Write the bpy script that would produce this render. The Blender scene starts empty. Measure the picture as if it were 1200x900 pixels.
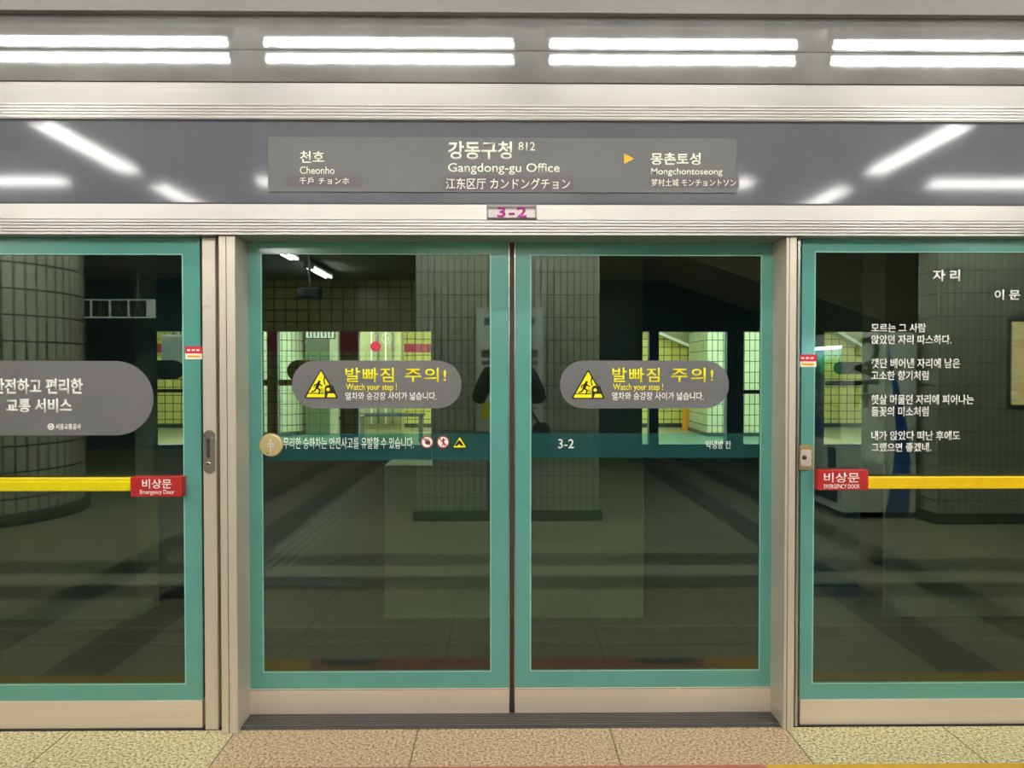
import bpy, bmesh, math, random
from mathutils import Vector, Matrix
random.seed(8)
S = bpy.context.scene
COL = S.collection
PI = math.pi
# ------------------------------------------------------------------ camera, world, exposure
F = 870.0                       # focal length in pixels of the 1200x900 frame
CAM = Vector((0.0, -2.9, 1.41))
YAW, PITCH = math.radians(-0.64), math.radians(-1.02)
cd = bpy.data.cameras.new('camera')
cd.sensor_width = 36.0
cd.lens = F / 1200 * 36.0
cd.clip_start = 0.02
cam = bpy.data.objects.new('camera', cd)
COL.objects.link(cam)
cam.location = CAM
cam.rotation_euler = (PI / 2 + PITCH, 0, YAW)
S.camera = cam
ROT = cam.rotation_euler.to_matrix()
w = bpy.data.worlds.new('world')
S.world = w
w.use_nodes = True
w.node_tree.nodes['Background'].inputs[0].default_value = (0.75, 0.8, 0.85, 1)
w.node_tree.nodes['Background'].inputs[1].default_value = 0.04
S.view_settings.view_transform = 'Standard'
S.view_settings.look = 'None'
S.view_settings.exposure = 0.2
S.view_settings.gamma = 1.0
S.view_settings.use_curve_mapping = False
TUBE = 67.0                     # radiance of the fluorescent tubes
TUBE_FAR = 120.0

def P(px, py, Y):
    d = ROT @ Vector(((px - 600) / F, -(py - 450) / F, -1.0))
    t = (Y - CAM.y) / d.y
    return CAM.x + d.x * t, CAM.z + d.z * t
def V(px, py, r, yg=0.1):       # point r metres in front of the doors, seen mirrored in glass at yg
    return P(px, py, r + 2 * yg)

# ------------------------------------------------------------------ materials
def lin(c):
    return tuple(((v / 255) / 12.92 if v / 255 <= 0.04045 else ((v / 255 + 0.055) / 1.055) ** 2.4) for v in c) + (1,)
class NT:
    def __init__(s, name):
        s.m = bpy.data.materials.new(name); s.m.use_nodes = True
        s.t = s.m.node_tree; s.t.nodes.clear()
        s.out = s.t.nodes.new('ShaderNodeOutputMaterial')
    def n(s, kind, **kw):
        nd = s.t.nodes.new('ShaderNode' + kind)
        for k, v in kw.items(): setattr(nd, k, v)
        return nd
    def put(s, sock, v):
        if hasattr(v, 'is_output'): s.t.links.new(v, sock)
        else: sock.default_value = v
    def math(s, op, a, b=0.0, c=0.0):
        nd = s.n('Math', operation=op)
        for i, v in enumerate((a, b, c)): s.put(nd.inputs[i], v)
        return nd.outputs[0]
    def mix(s, f, a, b):
        nd = s.n('Mix', data_type='RGBA')
        s.put(nd.inputs[0], f); s.put(nd.inputs[6], a); s.put(nd.inputs[7], b)
        return nd.outputs[2]
    def between(s, v, a, b):
        return s.math('MULTIPLY', s.math('GREATER_THAN', v, a), s.math('LESS_THAN', v, b))
    def pos(s):
        g = s.n('TexCoord'); return g.outputs['Object']
    def xyz(s, v):
        nd = s.n('SeparateXYZ'); s.put(nd.inputs[0], v); return nd.outputs
    def comb(s, x, y, z=0.0):
        nd = s.n('CombineXYZ')
        for i, v in enumerate((x, y, z)): s.put(nd.inputs[i], v)
        return nd.outputs[0]
    def noise(s, v, scale, detail=2.0, rough=0.5):
        nd = s.n('TexNoise'); s.put(nd.inputs['Vector'], v)
        nd.inputs['Scale'].default_value = scale; nd.inputs['Detail'].default_value = detail
        nd.inputs['Roughness'].default_value = rough
        return nd.outputs[0]
    def ramp(s, f, stops):
        nd = s.n('ValToRGB'); s.put(nd.inputs[0], f)
        el = nd.color_ramp.elements
        while len(el) < len(stops): el.new(0.5)
        for e, (p, c) in zip(el, stops): e.position = p; e.color = c
        return nd.outputs[0]
    def bsdf(s, col, rough=0.5, metal=0.0, bump=None, bstr=0.2, bdist=0.01, **kw):
        b = s.n('BsdfPrincipled')
        s.put(b.inputs['Base Color'], col); s.put(b.inputs['Roughness'], rough); s.put(b.inputs['Metallic'], metal)
        for k, v in kw.items(): s.put(b.inputs[k.replace('_', ' ')], v)
        if bump is not None:
            bp = s.n('Bump'); bp.inputs['Strength'].default_value = bstr; bp.inputs['Distance'].default_value = bdist
            s.put(bp.inputs['Height'], bump); s.t.links.new(bp.outputs[0], b.inputs['Normal'])
        s.t.links.new(b.outputs[0], s.out.inputs[0])
        return s.m
def plain(name, c, rough=0.5, metal=0.0, var=0.08, scale=30.0, **kw):
    t = NT(name); n = t.noise(t.pos(), scale, 3)
    c = lin(c)
    lo = tuple(v * (1 - var) for v in c[:3]) + (1,); hi = tuple(min(1, v * (1 + var)) for v in c[:3]) + (1,)
    return t.bsdf(t.ramp(n, [(0.3, lo), (0.7, hi)]), rough, metal, **kw)
def brushed(name, c, rough, metal=0.9, axis='x', var=0.12, aniso=0.0):
    t = NT(name); x, y, z = t.xyz(t.pos())
    v = t.comb(t.math('MULTIPLY', x, 2.0 if axis == 'x' else 260.0), t.math('MULTIPLY', y, 40.0), t.math('MULTIPLY', z, 260.0 if axis == 'x' else 2.0))
    n = t.noise(v, 1.0, 3); big = t.noise(t.pos(), 2.2, 3)
    c = lin(c)
    lo = tuple(q * (1 - var) for q in c[:3]) + (1,); hi = tuple(min(1, q * (1 + var)) for q in c[:3]) + (1,)
    f = t.math('ADD', t.math('MULTIPLY', n, 0.5), t.math('MULTIPLY', big, 0.5))
    r = t.math('ADD', rough - 0.06, t.math('MULTIPLY', big, 0.12))
    return t.bsdf(t.ramp(f, [(0.3, lo), (0.7, hi)]), r, metal)
def emis(name, c, s):
    t = NT(name); e = t.n('Emission'); e.inputs[0].default_value = c + (1,); e.inputs[1].default_value = s
    t.t.links.new(e.outputs[0], t.out.inputs[0]); return t.m
def glass(name, tint, refl, base=0.06, edge=0.5, rough=0.0):
    t = NT(name)
    tr = t.n('BsdfTransparent'); tr.inputs[0].default_value = tint + (1,)
    gl = t.n('BsdfGlossy'); gl.inputs[0].default_value = refl + (1,); gl.inputs['Roughness'].default_value = rough
    lw = t.n('LayerWeight'); lw.inputs[0].default_value = 0.5
    f = t.math('ADD', base, t.math('MULTIPLY', t.math('POWER', lw.outputs['Facing'], 4.0), edge))
    mx = t.n('MixShader'); t.put(mx.inputs[0], f)
    t.t.links.new(tr.outputs[0], mx.inputs[1]); t.t.links.new(gl.outputs[0], mx.inputs[2])
    t.t.links.new(mx.outputs[0], t.out.inputs[0]); return t.m
def tiles(name, c, grout, bw, rh, mort=0.004, mode='box', R=1.0, rough=0.25, var=0.06, off=(0, 0)):
    t = NT(name); x, y, z = t.xyz(t.pos())
    if mode == 'box': u = t.math('ADD', x, y)
    else: u = t.math('MULTIPLY', t.math('ARCTAN2', y, x), R)
    v = t.comb(t.math('ADD', u, off[0]), t.math('ADD', z, off[1]))
    b = t.n('TexBrick'); b.offset = 0.0; b.squash = 1.0
    t.put(b.inputs['Vector'], v)
    c = lin(c)
    b.inputs['Color1'].default_value = tuple(q * (1 - var) for q in c[:3]) + (1,)
    b.inputs['Color2'].default_value = tuple(min(1, q * (1 + var)) for q in c[:3]) + (1,)
    b.inputs['Mortar'].default_value = lin(grout)
    b.inputs['Scale'].default_value = 1.0; b.inputs['Mortar Size'].default_value = mort
    b.inputs['Mortar Smooth'].default_value = 0.0; b.inputs['Bias'].default_value = 0.0
    b.inputs['Brick Width'].default_value = bw; b.inputs['Row Height'].default_value = rh
    return t.bsdf(b.outputs['Color'], rough)

M = {}
t = NT('fascia_steel'); n_ = t.noise(t.pos(), 3.0, 4); n2_ = t.noise(t.pos(), 24.0, 3)
M['fascia'] = t.bsdf(t.ramp(n_, [(0.3, lin((150, 150, 149))), (0.7, lin((178, 178, 177)))]), t.math('ADD', 0.018, t.math('MULTIPLY', n2_, 0.05)), 0.72)
M['fascia_low'] = brushed('fascia_low_steel', (150, 148, 144), 0.42, 0.55, 'x', 0.08)
M['beam'] = brushed('beam_aluminium', (174, 171, 166), 0.36, 0.7, 'x', 0.06)
M['post'] = brushed('post_aluminium', (212, 202, 186), 0.42, 0.4, 'z', 0.05)
M['kick'] = brushed('kick_plate_steel', (222, 208, 190), 0.4, 0.35, 'x', 0.07)
M['sill'] = brushed('sill_metal', (110, 110, 112), 0.4, 0.7, 'x', 0.1)
M['band'] = plain('band_grey_glass', (89, 92, 98), 0.078, 0.0, 0.03, 4, Specular_IOR_Level=0.26)
M['band_trim'] = plain('band_dark_trim', (40, 42, 46), 0.4)
M['sign'] = plain('sign_acrylic', (84, 84, 83), 0.35, 0.0, 0.02, 3)
M['plum'] = plain('sign_plum_label', (84, 72, 78), 0.4, 0, 0.03)
M['white'] = plain('white_print', (245, 245, 240), 0.45, 0, 0.01)
M['offwhite'] = plain('cream_print', (240, 240, 222), 0.45, 0, 0.01)
M['amber'] = plain('amber_print', (255, 176, 0), 0.45, 0, 0.01)
M['yellow'] = plain('yellow_print', (255, 244, 0), 0.45, 0, 0.01)
M['black'] = plain('black_print', (18, 18, 18), 0.45, 0, 0.05)
M['red'] = plain('red_print', (176, 30, 34), 0.4, 0, 0.04)
M['redtag'] = plain('red_tag_print', (214, 30, 60), 0.4, 0, 0.03)
M['sticker'] = plain('grey_sticker_vinyl', (106, 106, 107), 0.38, 0, 0.03, 6)
M['magenta'] = plain('magenta_print', (170, 30, 130), 0.4, 0, 0.03)
M['teal'] = plain('teal_glass_border', (90, 153, 144), 0.12, 0, 0.03, 3, Specular_IOR_Level=0.6)
M['teal_edge'] = plain('teal_border_edge', (150, 205, 190), 0.3, 0, 0.03)
M['rubber'] = plain('black_rubber_seal', (48, 42, 40), 0.6)
M['gap'] = plain('dark_gap', (16, 16, 17), 0.7)
M['barY'] = plain('yellow_push_bar', (232, 214, 0), 0.35, 0, 0.04)
M['barY2'] = plain('yellow_push_bar_orange', (242, 200, 0), 0.35, 0, 0.04)
M['chrome'] = brushed('chrome_metal', (190, 186, 180), 0.25, 0.9, 'x', 0.05)
M['gold'] = brushed('gold_metal', (226, 205, 150), 0.35, 0.5, 'x', 0.08)
M['brass'] = brushed('brass_metal', (190, 160, 115), 0.35, 0.7, 'x', 0.08)
M['glass'] = glass('door_glass', (0.84, 0.93, 0.85), (0.87, 1.0, 0.90), 0.078, 0.5)
M['farglass'] = glass('far_glass', (0.88, 0.95, 0.88), (0.9, 1, 0.95), 0.03, 0.3)
M['film'] = glass('teal_film', (0.52, 0.74, 0.74), (0.75, 1.0, 1.0), 0.03, 0.2, 0.05)
t = NT('teal_film_body')
d = t.n('BsdfDiffuse'); d.inputs[0].default_value = lin((70, 130, 130))
tr = t.n('BsdfTransparent'); tr.inputs[0].default_value = (0.75, 0.95, 0.95, 1)
mx = t.n('MixShader'); mx.inputs[0].default_value = 0.16
t.t.links.new(tr.outputs[0], mx.inputs[1]); t.t.links.new(d.outputs[0], mx.inputs[2]); t.t.links.new(mx.outputs[0], t.out.inputs[0])
M['film'] = t.m
M['ceil'] = plain('ceiling_panel', (176, 177, 174), 0.7, 0, 0.05, 2)
M['bulk'] = plain('bulkhead_paint', (112, 110, 107), 0.6, 0, 0.03, 3)
M['tube'] = emis('fluorescent_tube', (1.0, 0.975, 0.93), TUBE)
M['tubefar'] = emis('fluorescent_tube_opposite', (1.0, 0.98, 0.90), TUBE_FAR)
M['lamp'] = plain('lamp_white_metal', (225, 225, 222), 0.5)
M['dark'] = plain('painted_dark_space', (66, 88, 116), 0.55, 0, 0.1, 2)  # navy colour standing in for the unlit space behind the platform
M['track'] = plain('tunnel_concrete', (36, 36, 34), 0.9, 0, 0.2, 3)
M['column'] = plain('column_concrete', (150, 155, 140), 0.85, 0, 0.08, 1.5)
M['rail'] = plain('rail_steel', (52, 46, 42), 0.75)
M['farframe'] = plain('opposite_frame_dark', (88, 112, 138), 0.5, 0, 0.08)
M['pillar'] = tiles('pillar_tile', (200, 200, 186), (34, 38, 36), 0.062, 0.212, 0.005)
M['round'] = tiles('round_column_tile', (206, 204, 190), (16, 18, 17), 0.10, 0.24, 0.007, 'cyl', 0.95)
M['wtile'] = tiles('wall_tile', (205, 196, 130), (16, 16, 12), 0.21, 0.21, 0.010)
M['ftile'] = tiles('opposite_wall_tile', (228, 218, 122), (60, 58, 40), 0.2, 0.2, 0.009)
M['fround'] = tiles('opposite_round_tile', (192, 204, 180), (60, 64, 58), 0.115, 0.23, 0.008, 'cyl', 0.56)
M['fpillar'] = tiles('opposite_pillar_tile', (192, 204, 180), (60, 64, 58), 0.115, 0.23, 0.008)
M['pink'] = plain('pink_line_band', (190, 40, 84), 0.4, 0, 0.03)
M['base'] = plain('baseboard_stone', (52, 56, 52), 0.35, 0, 0.2, 40)
M['stair'] = plain('stair_soffit_paint', (165, 150, 128), 0.7, 0, 0.05)
M['cream'] = plain('stair_side_cream', (160, 158, 118), 0.6, 0, 0.03)
M['paper'] = plain('poster_paper', (242, 244, 243), 0.5, 0, 0.03)
M['ink'] = plain('poster_ink', (90, 96, 100), 0.5)
M['wood'] = None
M['liftg'] = plain('lift_green_glass', (88, 104, 84), 0.2, 0, 0.05)
M['liftd'] = plain('lift_door_green', (72, 92, 74), 0.25, 0, 0.05)
M['liftp'] = plain('lift_pale_frame', (165, 172, 155), 0.4)
M['holder_edge'] = plain('holder_edge_plastic', (140, 132, 132), 0.4, 0, 0.03)
M['holder'] = plain('holder_clear_plastic', (196, 186, 186), 0.2, 0, 0.03)
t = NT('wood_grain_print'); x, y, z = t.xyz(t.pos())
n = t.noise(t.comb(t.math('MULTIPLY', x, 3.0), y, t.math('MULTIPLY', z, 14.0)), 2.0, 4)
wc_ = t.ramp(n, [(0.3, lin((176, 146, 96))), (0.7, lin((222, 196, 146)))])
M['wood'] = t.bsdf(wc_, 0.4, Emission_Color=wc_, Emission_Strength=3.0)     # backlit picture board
M['lightsign'] = plain('backlit_sign_face', (236, 240, 236), 0.4, 0, 0.02, 5, Emission_Color=(0.9, 1.0, 0.95, 1), Emission_Strength=0.7)
M['vwhite'] = plain('vending_white_paint', (244, 246, 243), 0.35, 0, 0.02)
M['vblue'] = plain('vending_blue_paint', (10, 84, 176), 0.35, 0, 0.03)
M['vdark'] = plain('vending_dark_plastic', (26, 30, 36), 0.4)
M['vglass'] = glass('vending_glass', (0.9, 0.95, 1.0), (1, 1, 1), 0.05, 0.4)
M['vlamp'] = emis('vending_lamp', (0.6, 0.84, 1.0), 60.0)
M['bottleA'] = plain('drink_blue', (30, 80, 200), 0.25)
M['bottleB'] = plain('drink_green', (60, 150, 90), 0.25)
M['bottleC'] = plain('drink_white', (220, 220, 215), 0.25)
M['jacket'] = plain('jacket_black_cloth', (34, 36, 40), 0.85, 0, 0.15, 60)
M['trousers'] = plain('trousers_dark_cloth', (36, 38, 46), 0.9, 0, 0.15, 60)
M['skin'] = plain('skin', (205, 160, 132), 0.5, 0, 0.05, 20)
M['hair'] = plain('hair_black', (18, 16, 15), 0.5, 0, 0.2, 90)
M['shoe'] = plain('shoe_black', (22, 22, 24), 0.5)
M['bag'] = plain('bag_dark_teal', (26, 60, 72), 0.7, 0, 0.1, 40)
M['phone'] = plain('phone_dark', (28, 28, 32), 0.25)
M['greyb'] = plain('grey_plastic', (96, 98, 100), 0.5)
M['orange'] = plain('orange_board', (224, 150, 20), 0.5)
M['bluebox'] = plain('blue_box', (26, 44, 66), 0.5)

# granite floor of this platform, with its dark grid bands, tactile lines and coloured boarding strip
t = NT('platform_floor_granite'); x, y, z = t.xyz(t.pos())
sp = t.noise(t.pos(), 95.0, 2.5, 0.65); big = t.noise(t.pos(), 1.6, 3)
def stops(lo, mid, hi): return [(0.36, lin(lo)), (0.50, lin(mid)), (0.62, lin(hi))]
outer = t.ramp(sp, stops((112, 100, 66), (214, 200, 150), (240, 230, 190)))
centre = t.ramp(sp, stops((124, 98, 70), (202, 176, 138), (226, 204, 170)))
grey = t.ramp(sp, stops((120, 112, 90), (176, 166, 138), (200, 190, 164)))
xa, xb = P(276, 860, -0.01)[0], P(921, 858, -0.01)[0]
inmid = t.between(x, xa, xb)
near = t.math('GREATER_THAN', y, -0.46)
col = t.mix(near, grey, t.mix(inmid, outer, centre))
stripX = t.math('MAXIMUM', t.math('MAXIMUM', t.between(x, -2.15, -1.85), t.between(x, -2.82, -2.52)), t.math('MAXIMUM', t.between(x, 2.04, 2.34), t.between(x, 2.71, 3.01)))
stripX = t.math('MULTIPLY', stripX, t.math('LESS_THAN', y, -0.46))
stripY = t.math('MAXIMUM', t.between(y, -1.93, -1.63), t.between(y, -2.57, -2.21))
darkg = t.ramp(sp, stops((84, 78, 64), (124, 116, 97), (142, 134, 114)))
blackg = t.ramp(sp, stops((10, 14, 16), (22, 28, 32), (34, 40, 44)))
col = t.mix(t.math('MAXIMUM', stripX, stripY), col, darkg)
col = t.mix(t.math('MULTIPLY', stripX, stripY), col, blackg)
# tactile ribs: the row between the dark rows, and a lane running away
ribs1 = t.math('MULTIPLY', t.between(y, -2.20, -1.94), t.math('GREATER_THAN', t.math('SINE', t.math('MULTIPLY', y, 88.0)), 0.35))
ribs2 = t.math('MULTIPLY', t.math('MULTIPLY', t.between(x, -1.78, -1.50), t.math('LESS_THAN', y, -1.94)), t.math('GREATER_THAN', t.math('SINE', t.math('MULTIPLY', x, 88.0)), 0.35))
col = t.mix(t.math('MULTIPLY', t.math('MAXIMUM', ribs1, ribs2), 0.55), col, lin((225, 220, 205)))
# seams
def seam(v, off, pitch, wd):
    fr = t.math('FRACT', t.math('DIVIDE', t.math('ADD', v, off + 40 * pitch), pitch))
    return t.math('LESS_THAN', fr, wd / pitch)
se = t.math('MAXIMUM', t.math('MAXIMUM', t.math('MULTIPLY', seam(x, 0.34, 0.755, 0.006), t.math('MULTIPLY', inmid, near)), t.math('MULTIPLY', seam(x, 0.29, 0.783, 0.006), t.math('LESS_THAN', y, -0.46))), t.math('MULTIPLY', seam(y, 0.65, 0.6, 0.006), t.math('LESS_THAN', y, -0.5)))
for q_ in (-2.36, -1.70, 1.74, 2.36): se = t.math('MAXIMUM', se, t.math('MULTIPLY', t.between(x, q_ - 0.003, q_ + 0.003), near))
se = t.math('MAXIMUM', se, t.math('MULTIPLY', near, t.math('MAXIMUM', t.between(x, xa - 0.003, xa + 0.003), t.between(x, xb - 0.003, xb + 0.003))))
col = t.mix(t.math('MULTIPLY', se, 0.75), col, lin((60, 54, 44)))
M['floor'] = t.bsdf(col, t.math('ADD', 0.34, t.math('MULTIPLY', big, 0.2)), 0.0, sp, 0.08, 0.002)
t = NT('opposite_floor'); sp = t.noise(t.pos(), 60.0, 2)
M['ffloor'] = t.bsdf(t.ramp(sp, stops((160, 156, 132), (206, 202, 176), (222, 218, 196))), 0.25)

# ------------------------------------------------------------------ mesh helpers
class MB:
    def __init__(s): s.v = []; s.f = []; s.mi = []; s.mats = []; s.sm = []
    def idx(s, m):
        if m not in s.mats: s.mats.append(m)
        return s.mats.index(m)
    def add(s, vs, fs, m, smooth=False):
        o = len(s.v); k = s.idx(m)
        s.v += [Vector(p) for p in vs]
        for f in fs: s.f.append([i + o for i in f]); s.mi.append(k); s.sm.append(smooth)
    def box(s, a, b, m, bev=0.0):
        x0, y0, z0 = [min(p, q) for p, q in zip(a, b)]; x1, y1, z1 = [max(p, q) for p, q in zip(a, b)]
        if bev <= 0:
            vs = [(x, y, z) for x in (x0, x1) for y in (y0, y1) for z in (z0, z1)]
            s.add(vs, [(0, 1, 3, 2), (4, 6, 7, 5), (0, 4, 5, 1), (2, 3, 7, 6), (0, 2, 6, 4), (1, 5, 7, 3)], m)
        else:
            bm = bmesh.new(); bmesh.ops.create_cube(bm, size=1.0)
            for v in bm.verts: v.co = Vector(((x0 + x1) / 2 + v.co.x * (x1 - x0), (y0 + y1) / 2 + v.co.y * (y1 - y0), (z0 + z1) / 2 + v.co.z * (z1 - z0)))
            bev = min(bev, 0.49 * min(x1 - x0, y1 - y0, z1 - z0))
            bmesh.ops.bevel(bm, geom=bm.edges[:], offset=bev, segments=2, affect='EDGES', profile=0.5)
            bm.verts.index_update()
            s.add([v.co.copy() for v in bm.verts], [[v.index for v in f.verts] for f in bm.faces], m); bm.free()
    def prism(s, poly, y0, y1, m, smooth=False):        # poly in (x,z), extruded along y
        if sum(poly[i][0] * poly[(i + 1) % len(poly)][1] - poly[(i + 1) % len(poly)][0] * poly[i][1] for i in range(len(poly))) < 0: poly = poly[::-1]
        n = len(poly)
        vs = [(p[0], y0, p[1]) for p in poly] + [(p[0], y1, p[1]) for p in poly]
        fs = [list(range(n)), list(range(2 * n - 1, n - 1, -1))]
        fs += [[(i + 1) % n, i, i + n, (i + 1) % n + n] for i in range(n)]
        s.add(vs, fs, m, smooth)
    def profile(s, prof, x0, x1, m):                    # prof in (y,z), extruded along x
        n = len(prof)
        vs = [(x0, p[0], p[1]) for p in prof] + [(x1, p[0], p[1]) for p in prof]
        s.add(vs, [list(range(n)), list(range(2 * n - 1, n - 1, -1))] + [[(i + 1) % n, i, i + n, (i + 1) % n + n] for i in range(n)], m)
    def tube(s, pts, r, m, seg=12, cap=True):
        pts = [Vector(p) for p in pts]; n = len(pts); vs = []; fs = []
        if not isinstance(r, (list, tuple)): r = [r] * n
        up = None
        for i in range(n):
            d = (pts[min(i + 1, n - 1)] - pts[max(i - 1, 0)]).normalized()
            if up is None: up = d.orthogonal().normalized()
            u = (up - d * up.dot(d)).normalized(); up = u; q = d.cross(u)
            for k in range(seg):
                a = 2 * PI * k / seg; vs.append(pts[i] + (u * math.cos(a) + q * math.sin(a)) * r[i])
        for i in range(n - 1):
            for k in range(seg):
                k2 = (k + 1) % seg; fs.append((i * seg + k, i * seg + k2, (i + 1) * seg + k2, (i + 1) * seg + k))
        s.add(vs, fs, m, True)
        if cap: s.add(vs[:seg], [list(range(seg))[::-1]], m); s.add(vs[-seg:], [list(range(seg))], m)
    def lathe(s, prof, c, m, seg=24, axis='z'):         # prof in (radius, height)
        vs = []; fs = []; n = len(prof)
        for r, h in prof:
            for k in range(seg):
                a = 2 * PI * k / seg
                p = (r * math.cos(a), r * math.sin(a), h) if axis == 'z' else (r * math.cos(a), -h, r * math.sin(a))
                vs.append((c[0] + p[0], c[1] + p[1], c[2] + p[2]))
        for i in range(n - 1):
            for k in range(seg):
                k2 = (k + 1) % seg; fs.append((i * seg + k, i * seg + k2, (i + 1) * seg + k2, (i + 1) * seg + k))
        s.add(vs, fs, m, True); s.add(vs[:seg], [list(range(seg))[::-1]], m); s.add(vs[-seg:], [list(range(seg))], m)
    def build(s, name, parent=None, loc=None):
        me = bpy.data.meshes.new(name)
        off = Vector(loc) if loc else Vector((0, 0, 0))
        me.from_pydata([v - off for v in s.v], [], s.f)
        for m in s.mats: me.materials.append(m)
        me.polygons.foreach_set('material_index', s.mi); me.polygons.foreach_set('use_smooth', s.sm)
        me.update()
        bm = bmesh.new(); bm.from_mesh(me); bmesh.ops.recalc_face_normals(bm, faces=bm.faces[:]); bm.to_mesh(me); bm.free()
        o = bpy.data.objects.new(name, me); COL.objects.link(o)
        if loc: o.location = off
        if parent is not None: attach(o, parent)
        return o
def wloc(o):
    v = Vector(o.location)
    while o.parent: o = o.parent; v = v + Vector(o.location)
    return v
def attach(o, parent):                                  # keep the world place, parents are only ever translated
    o.location = Vector(o.location) - wloc(parent); o.parent = parent
def thing(name, loc, label, cat, group=None):
    o = bpy.data.objects.new(name, None); COL.objects.link(o); o.location = loc; o.empty_display_size = 0.1
    return tag(o, label, cat, group)
def tag(o, label, cat, group=None):
    o['label'] = label; o['category'] = cat
    if group: o['group'] = group
    o['kind'] = 'thing'
    return o
def struct(o): o['kind'] = 'structure'; return o
def lab(o, label): o['label'] = label; return o
def capsule(x0, z0, x1, z1, seg=20):
    r = (z1 - z0) / 2; zc = (z0 + z1) / 2; pts = []
    for k in range(seg + 1): a = PI / 2 + PI * k / seg; pts.append((x0 + r + r * math.cos(a), zc + r * math.sin(a)))
    for k in range(seg + 1): a = -PI / 2 + PI * k / seg; pts.append((x1 - r + r * math.cos(a), zc + r * math.sin(a)))
    return pts
def rrect(x0, z0, x1, z1, r, seg=6):
    pts = []
    for cx, cz, a0 in ((x1 - r, z1 - r, 0), (x0 + r, z1 - r, PI / 2), (x0 + r, z0 + r, PI), (x1 - r, z0 + r, 1.5 * PI)):
        for k in range(seg + 1): a = a0 + PI / 2 * k / seg; pts.append((cx + r * math.cos(a), cz + r * math.sin(a)))
    return pts
def disc(cx, cz, r, seg=32): return [(cx + r * math.cos(2 * PI * k / seg), cz + r * math.sin(2 * PI * k / seg)) for k in range(seg)]
def stroke(a, b, wd, seg=6):                            # a round-ended bar between two (x,z) points
    a = Vector(a); b = Vector(b); d = (b - a); ang = math.atan2(d.y, d.x); pts = []
    for k in range(seg + 1): t_ = ang + PI / 2 + PI * k / seg; pts.append((a.x + wd / 2 * math.cos(t_), a.y + wd / 2 * math.sin(t_)))
    for k in range(seg + 1): t_ = ang - PI / 2 + PI * k / seg; pts.append((b.x + wd / 2 * math.cos(t_), b.y + wd / 2 * math.sin(t_)))
    return pts
def rtri(pts, r, seg=5):                                # triangle with rounded corners
    out = []; n = len(pts)
    for i in range(n):
        p = Vector(pts[i]); a = (Vector(pts[i - 1]) - p).normalized(); b = (Vector(pts[(i + 1) % n]) - p).normalized()
        for k in range(seg + 1):
            f = k / seg; q0 = p + a * r; q1 = p + b * r
            out.append(tuple(q0 * (1 - f) ** 2 + p * 2 * f * (1 - f) + q1 * f * f))
    return out
def ring(mb, x0, z0, x1, z1, ix0, iz0, ix1, iz1, y0, y1, m):
    mb.box((x0, y0, z0), (x1, y1, iz0), m); mb.box((x0, y0, iz1), (x1, y1, z1), m)
    mb.box((x0, y0, iz0), (ix0, y1, iz1), m); mb.box((ix1, y0, iz0), (x1, y1, iz1), m)
DG = bpy.context.evaluated_depsgraph_get
def text_mesh(s, off=0.0, space=1.0):
    cu = bpy.data.curves.new('tmp_text', 'FONT'); cu.body = s; cu.size = 1.0; cu.offset = off; cu.space_character = space
    cu.resolution_u = 3; cu.align_x = 'LEFT'
    o = bpy.data.objects.new('tmp_text', cu); COL.objects.link(o)
    bpy.context.view_layer.update()
    me = bpy.data.meshes.new_from_object(o.evaluated_get(DG()))
    bpy.data.objects.remove(o); bpy.data.curves.remove(cu)
    return me
def write(s, box, Y, m, parent, off=0.0, space=1.0, name='lettering', label=None, th=0.0008, face=-1, world=None, rot=False):
    """lettering whose ink fills the pixel box (x0,y0,x1,y1) at plane Y, facing -Y (or +Y)"""
    me = text_mesh(s, off, space)
    if world: xa, za, xb, zb = world
    else: (xa, zb), (xb, za) = P(box[0], box[1], Y), P(box[2], box[3], Y)
    co = [v.co.copy() for v in me.vertices]
    if rot: co = [Vector((v.y, -v.x, 0)) for v in co]
    x0 = min(v.x for v in co); x1 = max(v.x for v in co); z0 = min(v.y for v in co); z1 = max(v.y for v in co)
    for v, c in zip(me.vertices, co):
        fx = (c.x - x0) / (x1 - x0); fz = (c.y - z0) / (z1 - z0)
        if face > 0: fx = 1 - fx
        v.co = (xa + fx * (xb - xa), Y, za + fz * (zb - za))
    bm = bmesh.new(); bm.from_mesh(me)
    bm.normal_update()
    r = bmesh.ops.extrude_face_region(bm, geom=bm.faces[:])
    bmesh.ops.translate(bm, vec=(0, face * th, 0), verts=[e for e in r['geom'] if isinstance(e, bmesh.types.BMVert)])
    bmesh.ops.recalc_face_normals(bm, faces=bm.faces[:])
    bm.to_mesh(me); bm.free()
    me.materials.clear(); me.materials.append(m)
    for p in me.polygons: p.material_index = 0
    o = bpy.data.objects.new(name, me); me.name = name; COL.objects.link(o)
    if parent is not None: attach(o, parent)
    if label: o['label'] = label
    return o
# ------------------------------------------------------------------ the setting
def slab(name, a, b, m, bev=0.0):
    mb = MB(); mb.box(a, b, m, bev); return struct(mb.build(name))
XL, XR = -7.5, 7.5
slab('floor', (XL, -12, -0.3), (XR, -0.0, 0.0), M['floor'])
slab('ceiling', (XL, -12, 3.06), (XR, -0.036, 3.2), M['ceil'])
def z_at(py, Y, px=600): return P(px, py, Y)[1]
# bulkhead above the header, its lower edge at the very top of the picture
slab('trim_1', (XL, -0.035, z_at(14.5, -0.035)), (XR, 0.1, 3.2), M['bulk'])
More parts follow.
